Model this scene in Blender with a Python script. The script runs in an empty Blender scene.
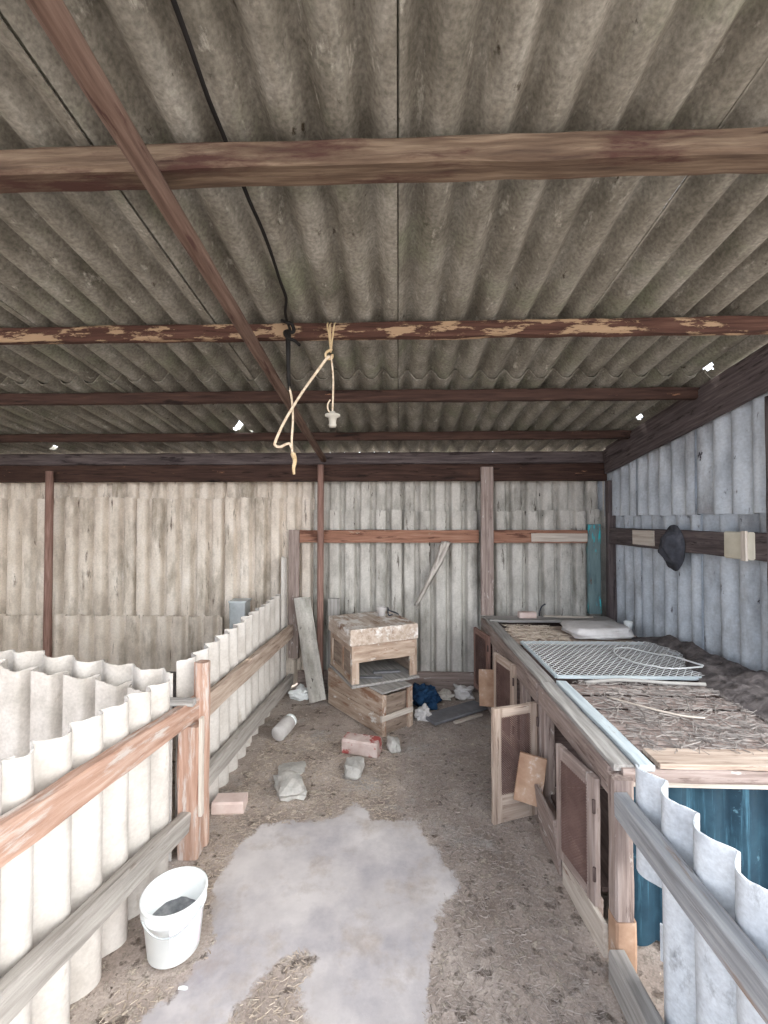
import bpy, bmesh, math, random
from mathutils import Vector, noise as mnoise
random.seed(7)
SC = bpy.context.scene
COL = SC.collection
PI = math.pi

# ------------------------------------------------------------------ camera
cam_data = bpy.data.cameras.new('camera')
cam_data.sensor_fit = 'VERTICAL'
cam_data.sensor_height = 24.0
cam_data.lens = 440.0 / 1024.0 * 24.0
cam_data.clip_start = 0.02
cam = bpy.data.objects.new('camera', cam_data)
COL.objects.link(cam)
cam.location = (0, 0, 1.6)
cam.rotation_euler = (math.radians(90 + 1.04), 0, math.radians(1.82))
SC.camera = cam

# ------------------------------------------------------------------ light
w = bpy.data.worlds.new('sky')
SC.world = w
w.use_nodes = True
bg = w.node_tree.nodes['Background']
# hazy sky, brightest towards the front right, cooler elsewhere
wn, wlk = w.node_tree.nodes, w.node_tree.links
tc = wn.new('ShaderNodeTexCoord')
dt = wn.new('ShaderNodeVectorMath')
dt.operation = 'DOT_PRODUCT'
wlk.new(tc.outputs['Generated'], dt.inputs[0])
dt.inputs[1].default_value = Vector((0.86, -0.45, 0.20)).normalized()
sr = wn.new('ShaderNodeValToRGB')
sr.color_ramp.interpolation = 'EASE'
sr.color_ramp.elements[0].position = 0.35
sr.color_ramp.elements[0].color = (0.35, 0.37, 0.405, 1)
sr.color_ramp.elements[1].position = 0.97
sr.color_ramp.elements[1].color = (0.86, 0.855, 0.835, 1)
wlk.new(dt.outputs['Value'], sr.inputs['Fac'])
wlk.new(sr.outputs['Color'], bg.inputs['Color'])
bg.inputs['Strength'].default_value = 5.1
sun_d = bpy.data.lights.new('sun', 'SUN')
sun_d.energy = 3.0
sun_d.angle = math.radians(1.0)
sun_d.color = (1.0, 0.93, 0.82)
sun = bpy.data.objects.new('sun', sun_d)
COL.objects.link(sun)
sun.rotation_euler = Vector((0.15, -0.42, -1.0)).to_track_quat('-Z', 'Y').to_euler()

SC.view_settings.view_transform = 'Standard'
SC.view_settings.look = 'None'
SC.view_settings.gamma = 1.0
SC.view_settings.use_curve_mapping = False
SC.view_settings.exposure = 0.70


# ------------------------------------------------------------------ materials
def srgb(r, g, b):
    def f(c):
        c /= 255.0
        return c / 12.92 if c <= 0.04045 else ((c + 0.055) / 1.055) ** 2.4
    return (f(r), f(g), f(b), 1.0)


def soft(c, k):
    g = 0.35 * c[0] + 0.45 * c[1] + 0.2 * c[2]
    return tuple(g + (q - g) * k for q in c)


def wood(name, stops, **k):
    d = k.pop('sat', 0.68)
    k['patches'] = [(soft(p[0], d),) + tuple(p[1:]) for p in k.get('patches', ())]
    return mat(name, [(p, soft(c, d)) for p, c in stops], **k)


def mat(name, stops, scale=6.0, stretch=(1, 1, 1), rough=0.9, bump=0.4, bdist=0.01,
        patches=(), speck=None, rand=0.0, detail=9.0, metallic=0.0):
    """stops: list of (pos, rgb 0-255). patches: (rgb, threshold, softness, scale, stretch)."""
    m = bpy.data.materials.new(name)
    m.use_nodes = True
    nt = m.node_tree
    N, L = nt.nodes, nt.links
    bs = N['Principled BSDF']
    bs.inputs['Roughness'].default_value = rough
    bs.inputs['Metallic'].default_value = metallic
    bs.inputs['Specular IOR Level'].default_value = 0.25
    at = N.new('ShaderNodeAttribute')
    at.attribute_name = 'gc'

    def mapped(s):
        mp = N.new('ShaderNodeVectorMath')
        mp.operation = 'MULTIPLY'
        L.new(at.outputs['Vector'], mp.inputs[0])
        mp.inputs[1].default_value = s
        return mp.outputs[0]

    def nz(sc, st, det=detail, rg=0.62):
        t = N.new('ShaderNodeTexNoise')
        t.inputs['Scale'].default_value = sc
        t.inputs['Detail'].default_value = det
        t.inputs['Roughness'].default_value = rg
        L.new(mapped(st), t.inputs['Vector'])
        return t.outputs['Fac']

    base = nz(scale, stretch)
    rp = N.new('ShaderNodeValToRGB')
    el = rp.color_ramp.elements
    while len(el) < len(stops):
        el.new(0.5)
    for e, (p, c) in zip(el, stops):
        e.position = p
        e.color = srgb(*c)
    L.new(base, rp.inputs['Fac'])
    col = rp.outputs['Color']
    heights = base
    for (c, th, so, sc, st) in patches:
        f = nz(sc, st, 10.0, 0.68)
        mr = N.new('ShaderNodeMapRange')
        mr.inputs['From Min'].default_value = th - so
        mr.inputs['From Max'].default_value = th + so
        L.new(f, mr.inputs['Value'])
        mx = N.new('ShaderNodeMix')
        mx.data_type = 'RGBA'
        L.new(mr.outputs[0], mx.inputs['Factor'])
        L.new(col, mx.inputs['A'])
        mx.inputs['B'].default_value = srgb(*c)
        col = mx.outputs['Result']
        ad = N.new('ShaderNodeMath')
        ad.operation = 'MULTIPLY_ADD'
        L.new(mr.outputs[0], ad.inputs[0])
        ad.inputs[1].default_value = 0.18
        L.new(heights, ad.inputs[2])
        heights = ad.outputs[0]
    if speck:
        sc, amt = speck
        f = nz(sc, (1, 1, 1), 3.0, 0.6)
        mr = N.new('ShaderNodeMapRange')
        mr.inputs['From Min'].default_value = 0.3
        mr.inputs['From Max'].default_value = 0.7
        mr.inputs['To Min'].default_value = 1 - amt
        mr.inputs['To Max'].default_value = 1 + amt
        L.new(f, mr.inputs['Value'])
        mx = N.new('ShaderNodeVectorMath')
        mx.operation = 'SCALE'
        L.new(col, mx.inputs[0])
        L.new(mr.outputs[0], mx.inputs['Scale'])
        col = mx.outputs[0]
    if rand:
        oi = N.new('ShaderNodeObjectInfo')
        mr = N.new('ShaderNodeMapRange')
        mr.inputs['To Min'].default_value = 1 - rand
        mr.inputs['To Max'].default_value = 1 + rand
        L.new(oi.outputs['Random'], mr.inputs['Value'])
        mx = N.new('ShaderNodeVectorMath')
        mx.operation = 'SCALE'
        L.new(col, mx.inputs[0])
        L.new(mr.outputs[0], mx.inputs['Scale'])
        col = mx.outputs[0]
    L.new(col, bs.inputs['Base Color'])
    if bump:
        bp = N.new('ShaderNodeBump')
        bp.inputs['Strength'].default_value = bump
        bp.inputs['Distance'].default_value = bdist
        L.new(heights, bp.inputs['Height'])
        L.new(bp.outputs[0], bs.inputs['Normal'])
    return m


ONE = (1, 1, 1)
ROOF = mat('roof_asbestos', [(0.3, (98, 95, 86)), (0.5, (130, 127, 118)), (0.7, (157, 155, 147))], 5, (1.6, 0.7, 1),
           patches=[((180, 178, 168), 0.64, 0.05, 14, (1.5, 0.6, 1)), ((70, 62, 50), 0.67, 0.03, 18, (1.2, 0.7, 1)),
                    ((122, 126, 108), 0.62, 0.1, 2.2, ONE)],
           speck=(75, 0.30), rand=0.06, bump=0.9)
WALLA = mat('wall_asbestos_beige', [(0.3, (188, 177, 165)), (0.5, (220, 210, 198)), (0.72, (234, 226, 217))], 5, (1.6, 0.6, 1),
            patches=[((158, 148, 134), 0.6, 0.08, 3, (1.5, 0.4, 1)), ((104, 90, 78), 0.645, 0.04, 8, (3.0, 0.3, 1)),
                     ((62, 53, 47), 0.71, 0.015, 13, (2.0, 0.45, 1))], speck=(70, 0.1), rand=0.04)
WALLG = mat('wall_asbestos_grey', [(0.3, (164, 161, 155)), (0.5, (196, 193, 187)), (0.72, (214, 211, 205))], 5, (1.6, 0.6, 1),
            patches=[((94, 88, 81), 0.64, 0.035, 8, (3.0, 0.35, 1)), ((130, 128, 120), 0.58, 0.09, 3, (1.5, 0.4, 1)),
                     ((58, 52, 48), 0.665, 0.015, 12, (1.6, 0.5, 1))], speck=(70, 0.1), rand=0.04)
WALLB = mat('wall_asbestos_sky_tinted', [(0.3, (158, 165, 174)), (0.5, (188, 196, 205)), (0.72, (208, 214, 221))], 5, (1.6, 0.6, 1),
            patches=[((98, 98, 104), 0.65, 0.03, 8, (2.2, 0.5, 1)), ((140, 142, 146), 0.58, 0.09, 3, (1.5, 0.4, 1)),
                     ((74, 73, 78), 0.672, 0.012, 13, (1.6, 0.5, 1))], speck=(70, 0.1), rand=0.04)  # blue cast of the skylight is mixed into this sheet colour
FENCE = mat('fence_asbestos', [(0.3, (182, 176, 170)), (0.5, (203, 198, 193)), (0.7, (214, 210, 206))], 6, (1.2, 0.7, 1),
            patches=[((186, 178, 168), 0.66, 0.05, 9, (1.6, 0.6, 1))], speck=(80, 0.07), bump=0.35)
PENSHEET = mat('pen_asbestos', [(0.3, (164, 158, 151)), (0.5, (190, 184, 178)), (0.7, (208, 203, 198))], 6, (1.2, 0.7, 1),
               patches=[((160, 152, 142), 0.66, 0.05, 9, (1.6, 0.6, 1))], speck=(80, 0.1), bump=0.4)
PANELB = mat('panel_asbestos_bluish_white', [(0.3, (178, 184, 192)), (0.5, (206, 212, 219)), (0.72, (222, 227, 232))], 6, (1.2, 0.7, 1),
             patches=[((150, 154, 160), 0.62, 0.05, 7, (1.6, 0.6, 1))], speck=(80, 0.12), bump=0.5)
BLUEG = mat('blue_painted_sheet', [(0.3, (18, 40, 54)), (0.5, (28, 56, 72)), (0.72, (44, 76, 92))], 5, ONE, rough=0.6,
            patches=[((70, 112, 132), 0.60, 0.06, 5, (6, 0.3, 1)), ((96, 134, 150), 0.68, 0.03, 12, ONE)], bump=0.2)  # pale vertical streaks are painted in as highlights on the ribs
G = (0.6, 9, 9)
BEAMT = wood('weathered_beam', [(0.3, (70, 50, 40)), (0.5, (108, 84, 64)), (0.7, (138, 114, 90))], scale=5, stretch=G,
            patches=[((82, 48, 40), 0.54, 0.05, 3, (0.6, 3, 3)), ((70, 44, 34), 0.68, 0.02, 8, (0.5, 6, 6))], bump=0.7)
BEAMR = wood('rusty_painted_beam', [(0.3, (62, 36, 29)), (0.5, (88, 52, 40)), (0.7, (106, 68, 54))], scale=6, stretch=G,
            patches=[((172, 136, 98), 0.54, 0.015, 7, (0.7, 3, 3)), ((64, 34, 28), 0.66, 0.02, 9, (0.7, 4, 4))], bump=0.8)
BEAMD = wood('dark_rusty_beam', [(0.3, (52, 34, 29)), (0.5, (74, 48, 40)), (0.7, (92, 62, 50))], scale=6, stretch=G,
            patches=[((170, 112, 76), 0.66, 0.015, 7, (0.5, 3, 3)), ((42, 28, 25), 0.6, 0.03, 6, (0.6, 4, 4))], bump=0.7)
PLANKD = wood('dark_purple_plank', [(0.3, (70, 59, 61)), (0.5, (94, 81, 82)), (0.7, (118, 104, 103))], scale=6, stretch=G,
             patches=[((56, 46, 48), 0.6, 0.04, 6, (0.6, 4, 4)), ((150, 132, 126), 0.70, 0.02, 10, (0.7, 4, 4))], bump=0.6)
POLE = wood('brown_pole', [(0.3, (78, 54, 44)), (0.5, (106, 78, 64)), (0.7, (128, 100, 84))], scale=6, stretch=G,
           patches=[((80, 50, 42), 0.6, 0.04, 8, (0.6, 4, 4))], bump=0.5)
REDPOLE = wood('red_rust_pole', [(0.3, (120, 82, 70)), (0.5, (150, 106, 92)), (0.7, (172, 130, 116))], scale=8, stretch=G, bump=0.3)
WOODG = mat('grey_wood', [(0.3, (128, 125, 122)), (0.5, (158, 155, 152)), (0.7, (180, 178, 175))], 5, G,
            patches=[((112, 98, 84), 0.66, 0.03, 7, (0.6, 6, 6))], bump=0.6)
WOODL = mat('pale_grey_wood', [(0.3, (140, 135, 130)), (0.5, (168, 163, 158)), (0.7, (188, 184, 179))], 5, G,
            patches=[((124, 114, 106), 0.64, 0.03, 7, (0.6, 6, 6))], bump=0.6)
RAILB = mat('blue_grey_weathered_wood', [(0.3, (126, 128, 132)), (0.5, (156, 158, 162)), (0.7, (180, 182, 184))], 5, G,
            patches=[((150, 132, 120), 0.60, 0.04, 4, (0.6, 5, 5)), ((112, 108, 106), 0.66, 0.03, 7, (0.6, 6, 6))], bump=0.6)
WOODT = wood('tan_wood', [(0.3, (152, 124, 106)), (0.5, (186, 160, 140)), (0.7, (208, 186, 168))], scale=5, stretch=G,
            patches=[((122, 92, 74), 0.62, 0.04, 6, (0.6, 6, 6)), ((210, 196, 182), 0.66, 0.03, 8, (0.8, 3, 3))], bump=0.6)
WOODO = wood('peach_wood', [(0.3, (160, 112, 88)), (0.5, (188, 140, 116)), (0.7, (204, 168, 148))], scale=5, stretch=G,
            patches=[((198, 184, 176), 0.58, 0.06, 7, (0.6, 4, 4)), ((176, 122, 96), 0.66, 0.03, 8, (0.6, 6, 6))], bump=0.6)
WOODP = wood('pinkish_wood', [(0.3, (126, 104, 96)), (0.5, (156, 134, 125)), (0.7, (180, 161, 153))], scale=5, stretch=G,
            patches=[((112, 88, 80), 0.62, 0.04, 6, (0.6, 5, 5)), ((206, 196, 190), 0.64, 0.03, 8, (0.8, 3, 3))], bump=0.6)
WOODR = wood('rust_orange_board', [(0.3, (134, 84, 62)), (0.5, (164, 106, 80)), (0.7, (184, 132, 104))], scale=5, stretch=G,
            patches=[((112, 66, 50), 0.6, 0.03, 6, (0.6, 4, 4)), ((186, 158, 136), 0.66, 0.02, 9, (0.8, 3, 3))], bump=0.6)
PALE = mat('pale_painted_board', [(0.3, (176, 164, 152)), (0.5, (200, 190, 180)), (0.7, (214, 208, 200))], 6, G,
           patches=[((140, 110, 98), 0.66, 0.03, 8, (0.6, 4, 4))], bump=0.4)
CRATEW = wood('crate_wood', [(0.3, (152, 122, 100)), (0.5, (186, 156, 132)), (0.7, (208, 184, 162))], scale=5, stretch=(0.8, 6, 6),
             patches=[((156, 106, 76), 0.58, 0.05, 5, (0.8, 3, 3)), ((230, 224, 216), 0.63, 0.03, 7, (1, 2, 2)),
                      ((104, 78, 62), 0.69, 0.02, 12, (0.8, 4, 4))], bump=0.7)
LIDW = wood('paint_spattered_lid', [(0.3, (168, 142, 120)), (0.5, (196, 172, 152)), (0.7, (214, 196, 180))], scale=5, stretch=(0.8, 6, 6),
            patches=[((150, 108, 82), 0.60, 0.04, 6, (1, 2, 2)), ((228, 222, 216), 0.54, 0.04, 6, (1, 1.5, 1.5))], bump=0.8)
CRATED = wood('crate_panel_wood', [(0.3, (120, 98, 82)), (0.5, (150, 126, 108)), (0.7, (172, 150, 132))], scale=5, stretch=(0.8, 6, 6),
             patches=[((92, 70, 58), 0.62, 0.04, 8, (0.8, 4, 4))], bump=0.6)
TURQ = mat('turquoise_painted_post', [(0.3, (92, 112, 116)), (0.5, (112, 134, 138)), (0.7, (124, 148, 150))], 6, (0.8, 4, 4),
           patches=[((72, 190, 200), 0.58, 0.02, 5, (0.7, 3, 3)), ((110, 88, 80), 0.64, 0.03, 7, (0.8, 3, 3))], bump=0.4)
BLUEWHITE = mat('bluish_white_strip', [(0.3, (160, 172, 180)), (0.5, (184, 195, 201)), (0.7, (202, 210, 214))], 5, G,
                patches=[((134, 132, 130), 0.66, 0.03, 7, (0.6, 4, 4))], bump=0.3)
DIRT = mat('bare_dirt', [(0.28, (132, 120, 112)), (0.5, (168, 156, 148)), (0.72, (198, 187, 179))], 3.5, ONE,
           patches=[((200, 189, 176), 0.60, 0.05, 22, ONE), ((112, 101, 93), 0.60, 0.04, 14, ONE), ((176, 170, 166), 0.60, 0.05, 2.5, ONE),
                    ((222, 208, 190), 0.66, 0.02, 60, ONE), ((104, 92, 82), 0.66, 0.02, 48, ONE)],
           speck=(120, 0.22), bump=1.0, bdist=0.02)


def add_concrete(m):
    """worn concrete showing through the dirt, with a ragged border"""
    nt = m.node_tree
    N, L = nt.nodes, nt.links
    bs = N['Principled BSDF']
    lk = bs.inputs['Base Color'].links[0]
    dirt_col = lk.from_socket
    g = N.new('ShaderNodeAttribute')
    g.attribute_name = 'gc'
    pd = N.new('ShaderNodeAttribute')
    pd.attribute_name = 'pad'

    def nz(sc, det=8.0, rg=0.65):
        t = N.new('ShaderNodeTexNoise')
        t.inputs['Scale'].default_value = sc
        t.inputs['Detail'].default_value = det
        t.inputs['Roughness'].default_value = rg
        L.new(g.outputs['Vector'], t.inputs['Vector'])
        return t.outputs['Fac']

    def rng(v, a, b, c, d):
        r = N.new('ShaderNodeMapRange')
        for k, q in zip(('From Min', 'From Max', 'To Min', 'To Max'), (a, b, c, d)):
            r.inputs[k].default_value = q
        L.new(v, r.inputs['Value'])
        return r.outputs[0]

    def ramp(v, stops):
        rp = N.new('ShaderNodeValToRGB')
        el = rp.color_ramp.elements
        while len(el) < len(stops):
            el.new(0.5)
        for e, (p, c) in zip(el, stops):
            e.position = p
            e.color = srgb(*c)
        L.new(v, rp.inputs['Fac'])
        return rp.outputs['Color']

    def mix(f, a, b):
        x = N.new('ShaderNodeMix')
        x.data_type = 'RGBA'
        L.new(f, x.inputs['Factor'])
        L.new(a, x.inputs['A'])
        L.new(b, x.inputs['B'])
        return x.outputs['Result']
    c1 = ramp(nz(3.0), [(0.3, (178, 173, 174)), (0.5, (198, 193, 193)), (0.7, (214, 209, 208))])
    c2 = ramp(nz(14.0), [(0.3, (158, 154, 160)), (0.7, (176, 172, 176))])
    c3 = ramp(nz(24.0), [(0.3, (150, 137, 126)), (0.7, (184, 171, 160))])
    conc = mix(rng(nz(2.3), 0.45, 0.62, 0, 0.9), c1, c2)
    conc = mix(rng(nz(4.0, 10.0, 0.7), 0.52, 0.70, 0, 0.75), conc, c3)
    # ragged edge
    ad = N.new('ShaderNodeMath')
    ad.operation = 'ADD'
    L.new(pd.outputs['Fac'], ad.inputs[0])
    L.new(rng(nz(9.0, 10.0, 0.7), 0.3, 0.7, -0.045, 0.045), ad.inputs[1])
    f = rng(ad.outputs[0], -0.010, 0.012, 0, 1)
    bp = [q for q in N if q.type == 'BUMP'][0]
    L.new(rng(f, 0, 1, 1.0, 0.12), bp.inputs['Strength'])
    L.new(mix(f, dirt_col, conc), bs.inputs['Base Color'])


add_concrete(DIRT)
STRAW = mat('straw', [(0.3, (150, 136, 122)), (0.5, (184, 170, 155)), (0.7, (212, 200, 188))], 9, ONE, bump=0)
BEDDING = mat('matted_bedding', [(0.3, (112, 106, 103)), (0.5, (144, 138, 134)), (0.7, (172, 166, 161))], 9, ONE, bump=0)
STRAWD = mat('grey_straw', [(0.3, (120, 110, 104)), (0.5, (154, 144, 138)), (0.7, (186, 177, 170))], 9, ONE, bump=0)
DARKHEAP = mat('dark_debris', [(0.3, (66, 62, 62)), (0.5, (96, 90, 90)), (0.7, (126, 119, 117))], 14, ONE,
               patches=[((140, 128, 118), 0.66, 0.03, 22, (1, 2, 1))], bump=1.0, bdist=0.03)
WIRE = mat('galvanised_wire', [(0.3, (188, 190, 190)), (0.7, (216, 218, 218))], 8, ONE, rough=0.55, bump=0)
WIRED = mat('dull_wire', [(0.3, (92, 70, 66)), (0.7, (126, 102, 96))], 8, ONE, rough=0.7, bump=0)
DARKIN = wood('dark_reddish_board', [(0.3, (72, 56, 54)), (0.5, (98, 78, 74)), (0.7, (120, 98, 92))], scale=6, stretch=G, bump=0.5)
PLASTIC = mat('white_plastic', [(0.3, (230, 236, 238)), (0.6, (242, 246, 247))], 3, ONE, rough=0.45, bump=0.05,
              patches=[((196, 196, 192), 0.68, 0.04, 9, ONE)])
PINKLAB = mat('faded_pink_label', [(0.3, (226, 216, 226)), (0.6, (234, 230, 236))], 4, ONE, rough=0.5, bump=0,
              patches=[((218, 196, 208), 0.6, 0.05, 8, ONE)])
REDLAB = mat('faded_red_label', [(0.3, (170, 84, 92)), (0.6, (196, 120, 126))], 4, ONE, rough=0.5, bump=0)
MUCK = mat('grey_muck', [(0.3, (84, 86, 90)), (0.5, (118, 120, 124)), (0.7, (160, 160, 160))], 18, ONE, bump=0.8)
BRICKR = wood('red_white_brick', [(0.3, (186, 152, 142)), (0.5, (206, 180, 172)), (0.7, (222, 206, 198))], scale=8, stretch=ONE,
             patches=[((190, 70, 64), 0.53, 0.03, 9, ONE)], bump=0.5)
BRICKP = mat('pink_brick', [(0.3, (202, 178, 170)), (0.5, (218, 197, 190)), (0.7, (228, 212, 206))], 9, ONE, bump=0.5)
STONE = mat('grey_rubble', [(0.3, (156, 154, 150)), (0.5, (180, 178, 174)), (0.7, (202, 199, 194))], 9, ONE, bump=0.8, speck=(60, 0.1))
ORANGEB = wood('orange_block', sat=0.55, stops=[(0.3, (166, 108, 72)), (0.5, (194, 138, 98)), (0.7, (214, 168, 132))], scale=7, stretch=ONE,
              patches=[((222, 204, 192), 0.62, 0.04, 7, ONE)], bump=0.5)
BLACK = mat('black_cable_rubber', [(0.3, (18, 17, 17)), (0.7, (30, 28, 28))], 8, ONE, rough=0.7, bump=0)
ROPE = mat('pale_rope', [(0.3, (176, 156, 132)), (0.5, (206, 190, 168)), (0.7, (222, 210, 192))], 60, (1, 0.3, 1), bump=0.6)
TWINE = mat('yellow_twine', [(0.3, (168, 144, 108)), (0.5, (196, 174, 138)), (0.7, (212, 194, 162))], 60, ONE, bump=0.5)
SOCKET = mat('grey_lamp_socket', [(0.3, (150, 146, 136)), (0.7, (186, 182, 172))], 12, ONE, rough=0.5, bump=0.2)
BLUECLOTH = mat('dark_blue_cloth', [(0.3, (18, 40, 66)), (0.5, (28, 58, 90)), (0.7, (44, 78, 112))], 14, ONE, bump=0.4)
WHITECLOTH = mat('dirty_white_cloth', [(0.3, (186, 182, 180)), (0.5, (206, 203, 202)), (0.7, (222, 220, 220))], 7, ONE, bump=0.4,
                 patches=[((150, 140, 132), 0.66, 0.04, 6, ONE)])
RAG = mat('grey_rag', [(0.3, (166, 158, 150)), (0.5, (196, 190, 182)), (0.7, (212, 207, 200))], 10, (3, 0.6, 1), bump=0.5)
DARKRUB = mat('dark_felt', [(0.3, (50, 52, 58)), (0.5, (70, 72, 80)), (0.7, (96, 98, 106))], 10, ONE, bump=0.5)
CREAMBOX = mat('cream_box', [(0.3, (190, 184, 166)), (0.6, (208, 203, 188))], 8, ONE, bump=0.2,
               patches=[((156, 148, 132), 0.66, 0.04, 7, ONE)])
GALV = mat('galvanised_steel', [(0.3, (160, 168, 172)), (0.5, (190, 197, 200)), (0.7, (214, 219, 221))], 7, ONE, rough=0.5, bump=0.2, metallic=0.3)
TIN = mat('grey_board', [(0.3, (98, 98, 102)), (0.5, (118, 118, 122)), (0.7, (136, 136, 140))], 6, ONE, bump=0.4)


# ------------------------------------------------------------------ builders
class MB:
    """collects shapes in world coordinates with a texture coordinate per vertex; build() makes ONE mesh object"""

    def __init__(self):
        self.v, self.f, self.g, self.sm = [], [], [], []

    def add(self, vs, gs, fs, smooth=False):
        b = len(self.v)
        self.v += [tuple(p) for p in vs]
        self.g += [tuple(p) for p in gs]
        self.f += [tuple(b + i for i in q) for q in fs]
        self.sm += [smooth] * len(fs)
        return self

    def plank(self, a, b, wd, t, up=(0, 0, 1), rough=0.0025, seg=None, taper=1.0, ch=0.12, endj=0.004):
        """board from a to b, wd across (perpendicular to up), t along up"""
        a, b = Vector(a), Vector(b)
        x = (b - a)
        ln = x.length
        x.normalize()
        z = Vector(up)
        z = (z - x * z.dot(x))
        if z.length < 1e-5:
            z = Vector((1, 0, 0)) - x * x.x
        z.normalize()
        y = z.cross(x)
        n = seg or max(3, min(40, int(ln / 0.06)))
        c = min(wd, t) * ch
        hw, ht = wd / 2, t / 2
        prof = [(-hw + c, -ht), (hw - c, -ht), (hw, -ht + c), (hw, ht - c), (hw - c, ht), (-hw + c, ht), (-hw, ht - c), (-hw, -ht + c)]
        off = Vector((random.uniform(-50, 50), random.uniform(-50, 50), random.uniform(-50, 50)))
        vs, gs, fs = [], [], []
        for i in range(n + 1):
            s = i / n
            k = 1 + (taper - 1) * s
            for j, (py, pz) in enumerate(prof):
                q = Vector((s * ln, py * 30 + j * 3, pz * 30)) * 6 + off
                dy = mnoise.noise(q) * rough
                dz = mnoise.noise(q + Vector((31, 7, 3))) * rough
                sx = s * ln + (mnoise.noise(q * 2) * endj if i in (0, n) else 0)
                vs.append(a + x * sx + y * (py * k + dy) + z * (pz * k + dz))
                gs.append(Vector((s * ln, py, pz)) + off)
        for i in range(n):
            for j in range(8):
                k = (j + 1) % 8
                fs.append((i * 8 + j, i * 8 + k, (i + 1) * 8 + k, (i + 1) * 8 + j))
        fs.append(tuple(range(7, -1, -1)))
        fs.append(tuple(n * 8 + j for j in range(8)))
        return self.add(vs, gs, fs)

    def box(self, x0, x1, y0, y1, z0, z1, **k):
        dx, dy, dz = x1 - x0, y1 - y0, z1 - z0
        cx, cy, cz = (x0 + x1) / 2, (y0 + y1) / 2, (z0 + z1) / 2
        if dx >= dy and dx >= dz:
            return self.plank((x0, cy, cz), (x1, cy, cz), dy, dz, **k)
        if dy >= dz:
            return self.plank((cx, y0, cz), (cx, y1, cz), dx, dz, **k)
        return self.plank((cx, cy, z0), (cx, cy, z1), dx, dy, up=(0, 1, 0), **k)

    def tube(self, pts, r, n=8, wob=0.0, r2=None):
        pts = [Vector(p) for p in pts]
        off = Vector((random.uniform(-50, 50), random.uniform(-50, 50), 0))
        vs, gs, fs = [], [], []
        t0 = (pts[1] - pts[0]).normalized()
        y = t0.orthogonal().normalized()
        dist = 0
        m = len(pts)
        for i, p in enumerate(pts):
            t = (pts[min(i + 1, m - 1)] - pts[max(i - 1, 0)]).normalized()
            y = (y - t * y.dot(t)).normalized()
            z = t.cross(y)
            if i:
                dist += (p - pts[i - 1]).length
            rr = r if r2 is None else r + (r2 - r) * i / (m - 1)
            for j in range(n):
                a = 2 * PI * j / n
                k = rr * (1 + wob * mnoise.noise(Vector((dist * 6, math.cos(a) * 2, math.sin(a) * 2)) + off))
                vs.append(p + y * math.cos(a) * k + z * math.sin(a) * k)
                gs.append(Vector((dist, math.cos(a) * rr, math.sin(a) * rr)) + off)
        for i in range(m - 1):
            for j in range(n):
                k = (j + 1) % n
                fs.append((i * n + j, i * n + k, (i + 1) * n + k, (i + 1) * n + j))
        self.add(vs, gs, fs, True)
        b = len(self.v) - len(vs)
        self.f += [tuple(b + j for j in range(n - 1, -1, -1)), tuple(b + (m - 1) * n + j for j in range(n))]
        self.sm += [False, False]
        return self

    def lathe(self, c, prof, n=40, tilt=None):
        """closed profile list of (r, z) revolved about vertical through c"""
        c = Vector(c)
        vs, gs, fs = [], [], []
        for (r, z) in prof:
            for j in range(n):
                a = 2 * PI * j / n
                p = Vector((r * math.cos(a), r * math.sin(a), z))
                if tilt:
                    p.rotate(tilt)
                vs.append(c + p)
                gs.append(Vector((r * math.cos(a), r * math.sin(a), z)) + c)
        for i in range(len(prof) - 1):
            for j in range(n):
                k = (j + 1) % n
                fs.append((i * n + j, i * n + k, (i + 1) * n + k, (i + 1) * n + j))
        return self.add(vs, gs, fs, True)

    def rock(self, c, s, seed=0, flat=0.0, sub=3, amp=0.35, rot=0.0):
        bm = bmesh.new()
        bmesh.ops.create_icosphere(bm, subdivisions=sub, radius=1.0)
        vs, gs = [], []
        o = Vector((seed * 7.3, seed * 3.1, seed))
        cr, sr = math.cos(rot), math.sin(rot)
        for q in bm.verts:
            p = q.co.copy()
            m = max(abs(p.x), abs(p.y), abs(p.z))
            p = p.lerp(p / m, 0.55)
            p *= 1 + amp * mnoise.noise(p * 1.3 + o) + 0.08 * mnoise.noise(p * 4 + o)
            p = Vector((p.x * s[0], p.y * s[1], p.z * s[2]))
            p = Vector((p.x * cr - p.y * sr, p.x * sr + p.y * cr, p.z))
            vs.append(Vector(c) + p)
            gs.append(p + o)
        fs = [tuple(q.index for q in f.verts) for f in bm.faces]
        bm.free()
        return self.add(vs, gs, fs, False)

    def sheet(self, O, U, V, N, width, length, pitch=0.150, amp=0.028, th=0.006, phase=0.0, edge=0.006, per=12, rows=None, k=0.55, slot=0,
              hole=None, top=None, sag=0.0):
        """corrugated panel: waves across U, running along V, bulging towards N. top(u) gives the length at u"""
        O, U, V, N = Vector(O), Vector(U).normalized(), Vector(V).normalized(), Vector(N).normalized()
        nu = max(6, int(width / pitch * per))
        nv = rows or max(4, int(length / 0.09))
        off = Vector((random.uniform(-50, 50), random.uniform(-50, 50), 0))
        V1, gc = [[], []], []
        for i in range(nu + 1):
            u = width * i / nu
            wave = lambda q: 2 * amp * (0.5 - 0.5 * math.cos(2 * PI * (q / pitch + phase))) ** k
            if slot:
                def wave(q):
                    t = (q / pitch + phase) % 1.0
                    d = min(t, 1 - t)
                    e = max(0.0, min(1.0, (d - slot) / 0.14))
                    return 2 * amp * (0.82 * e * e * (3 - 2 * e) + 0.18 * math.sin(PI * t))
            wv = wave(u)
            dw = max(-2.5, min(2.5, (wave(u + 0.002) - wave(u - 0.002)) / 0.004))
            nn = (N - U * dw).normalized()
            lu = top(u) if top else length
            e0 = mnoise.noise(Vector((u * 9, 0, 1)) + off) * edge
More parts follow.
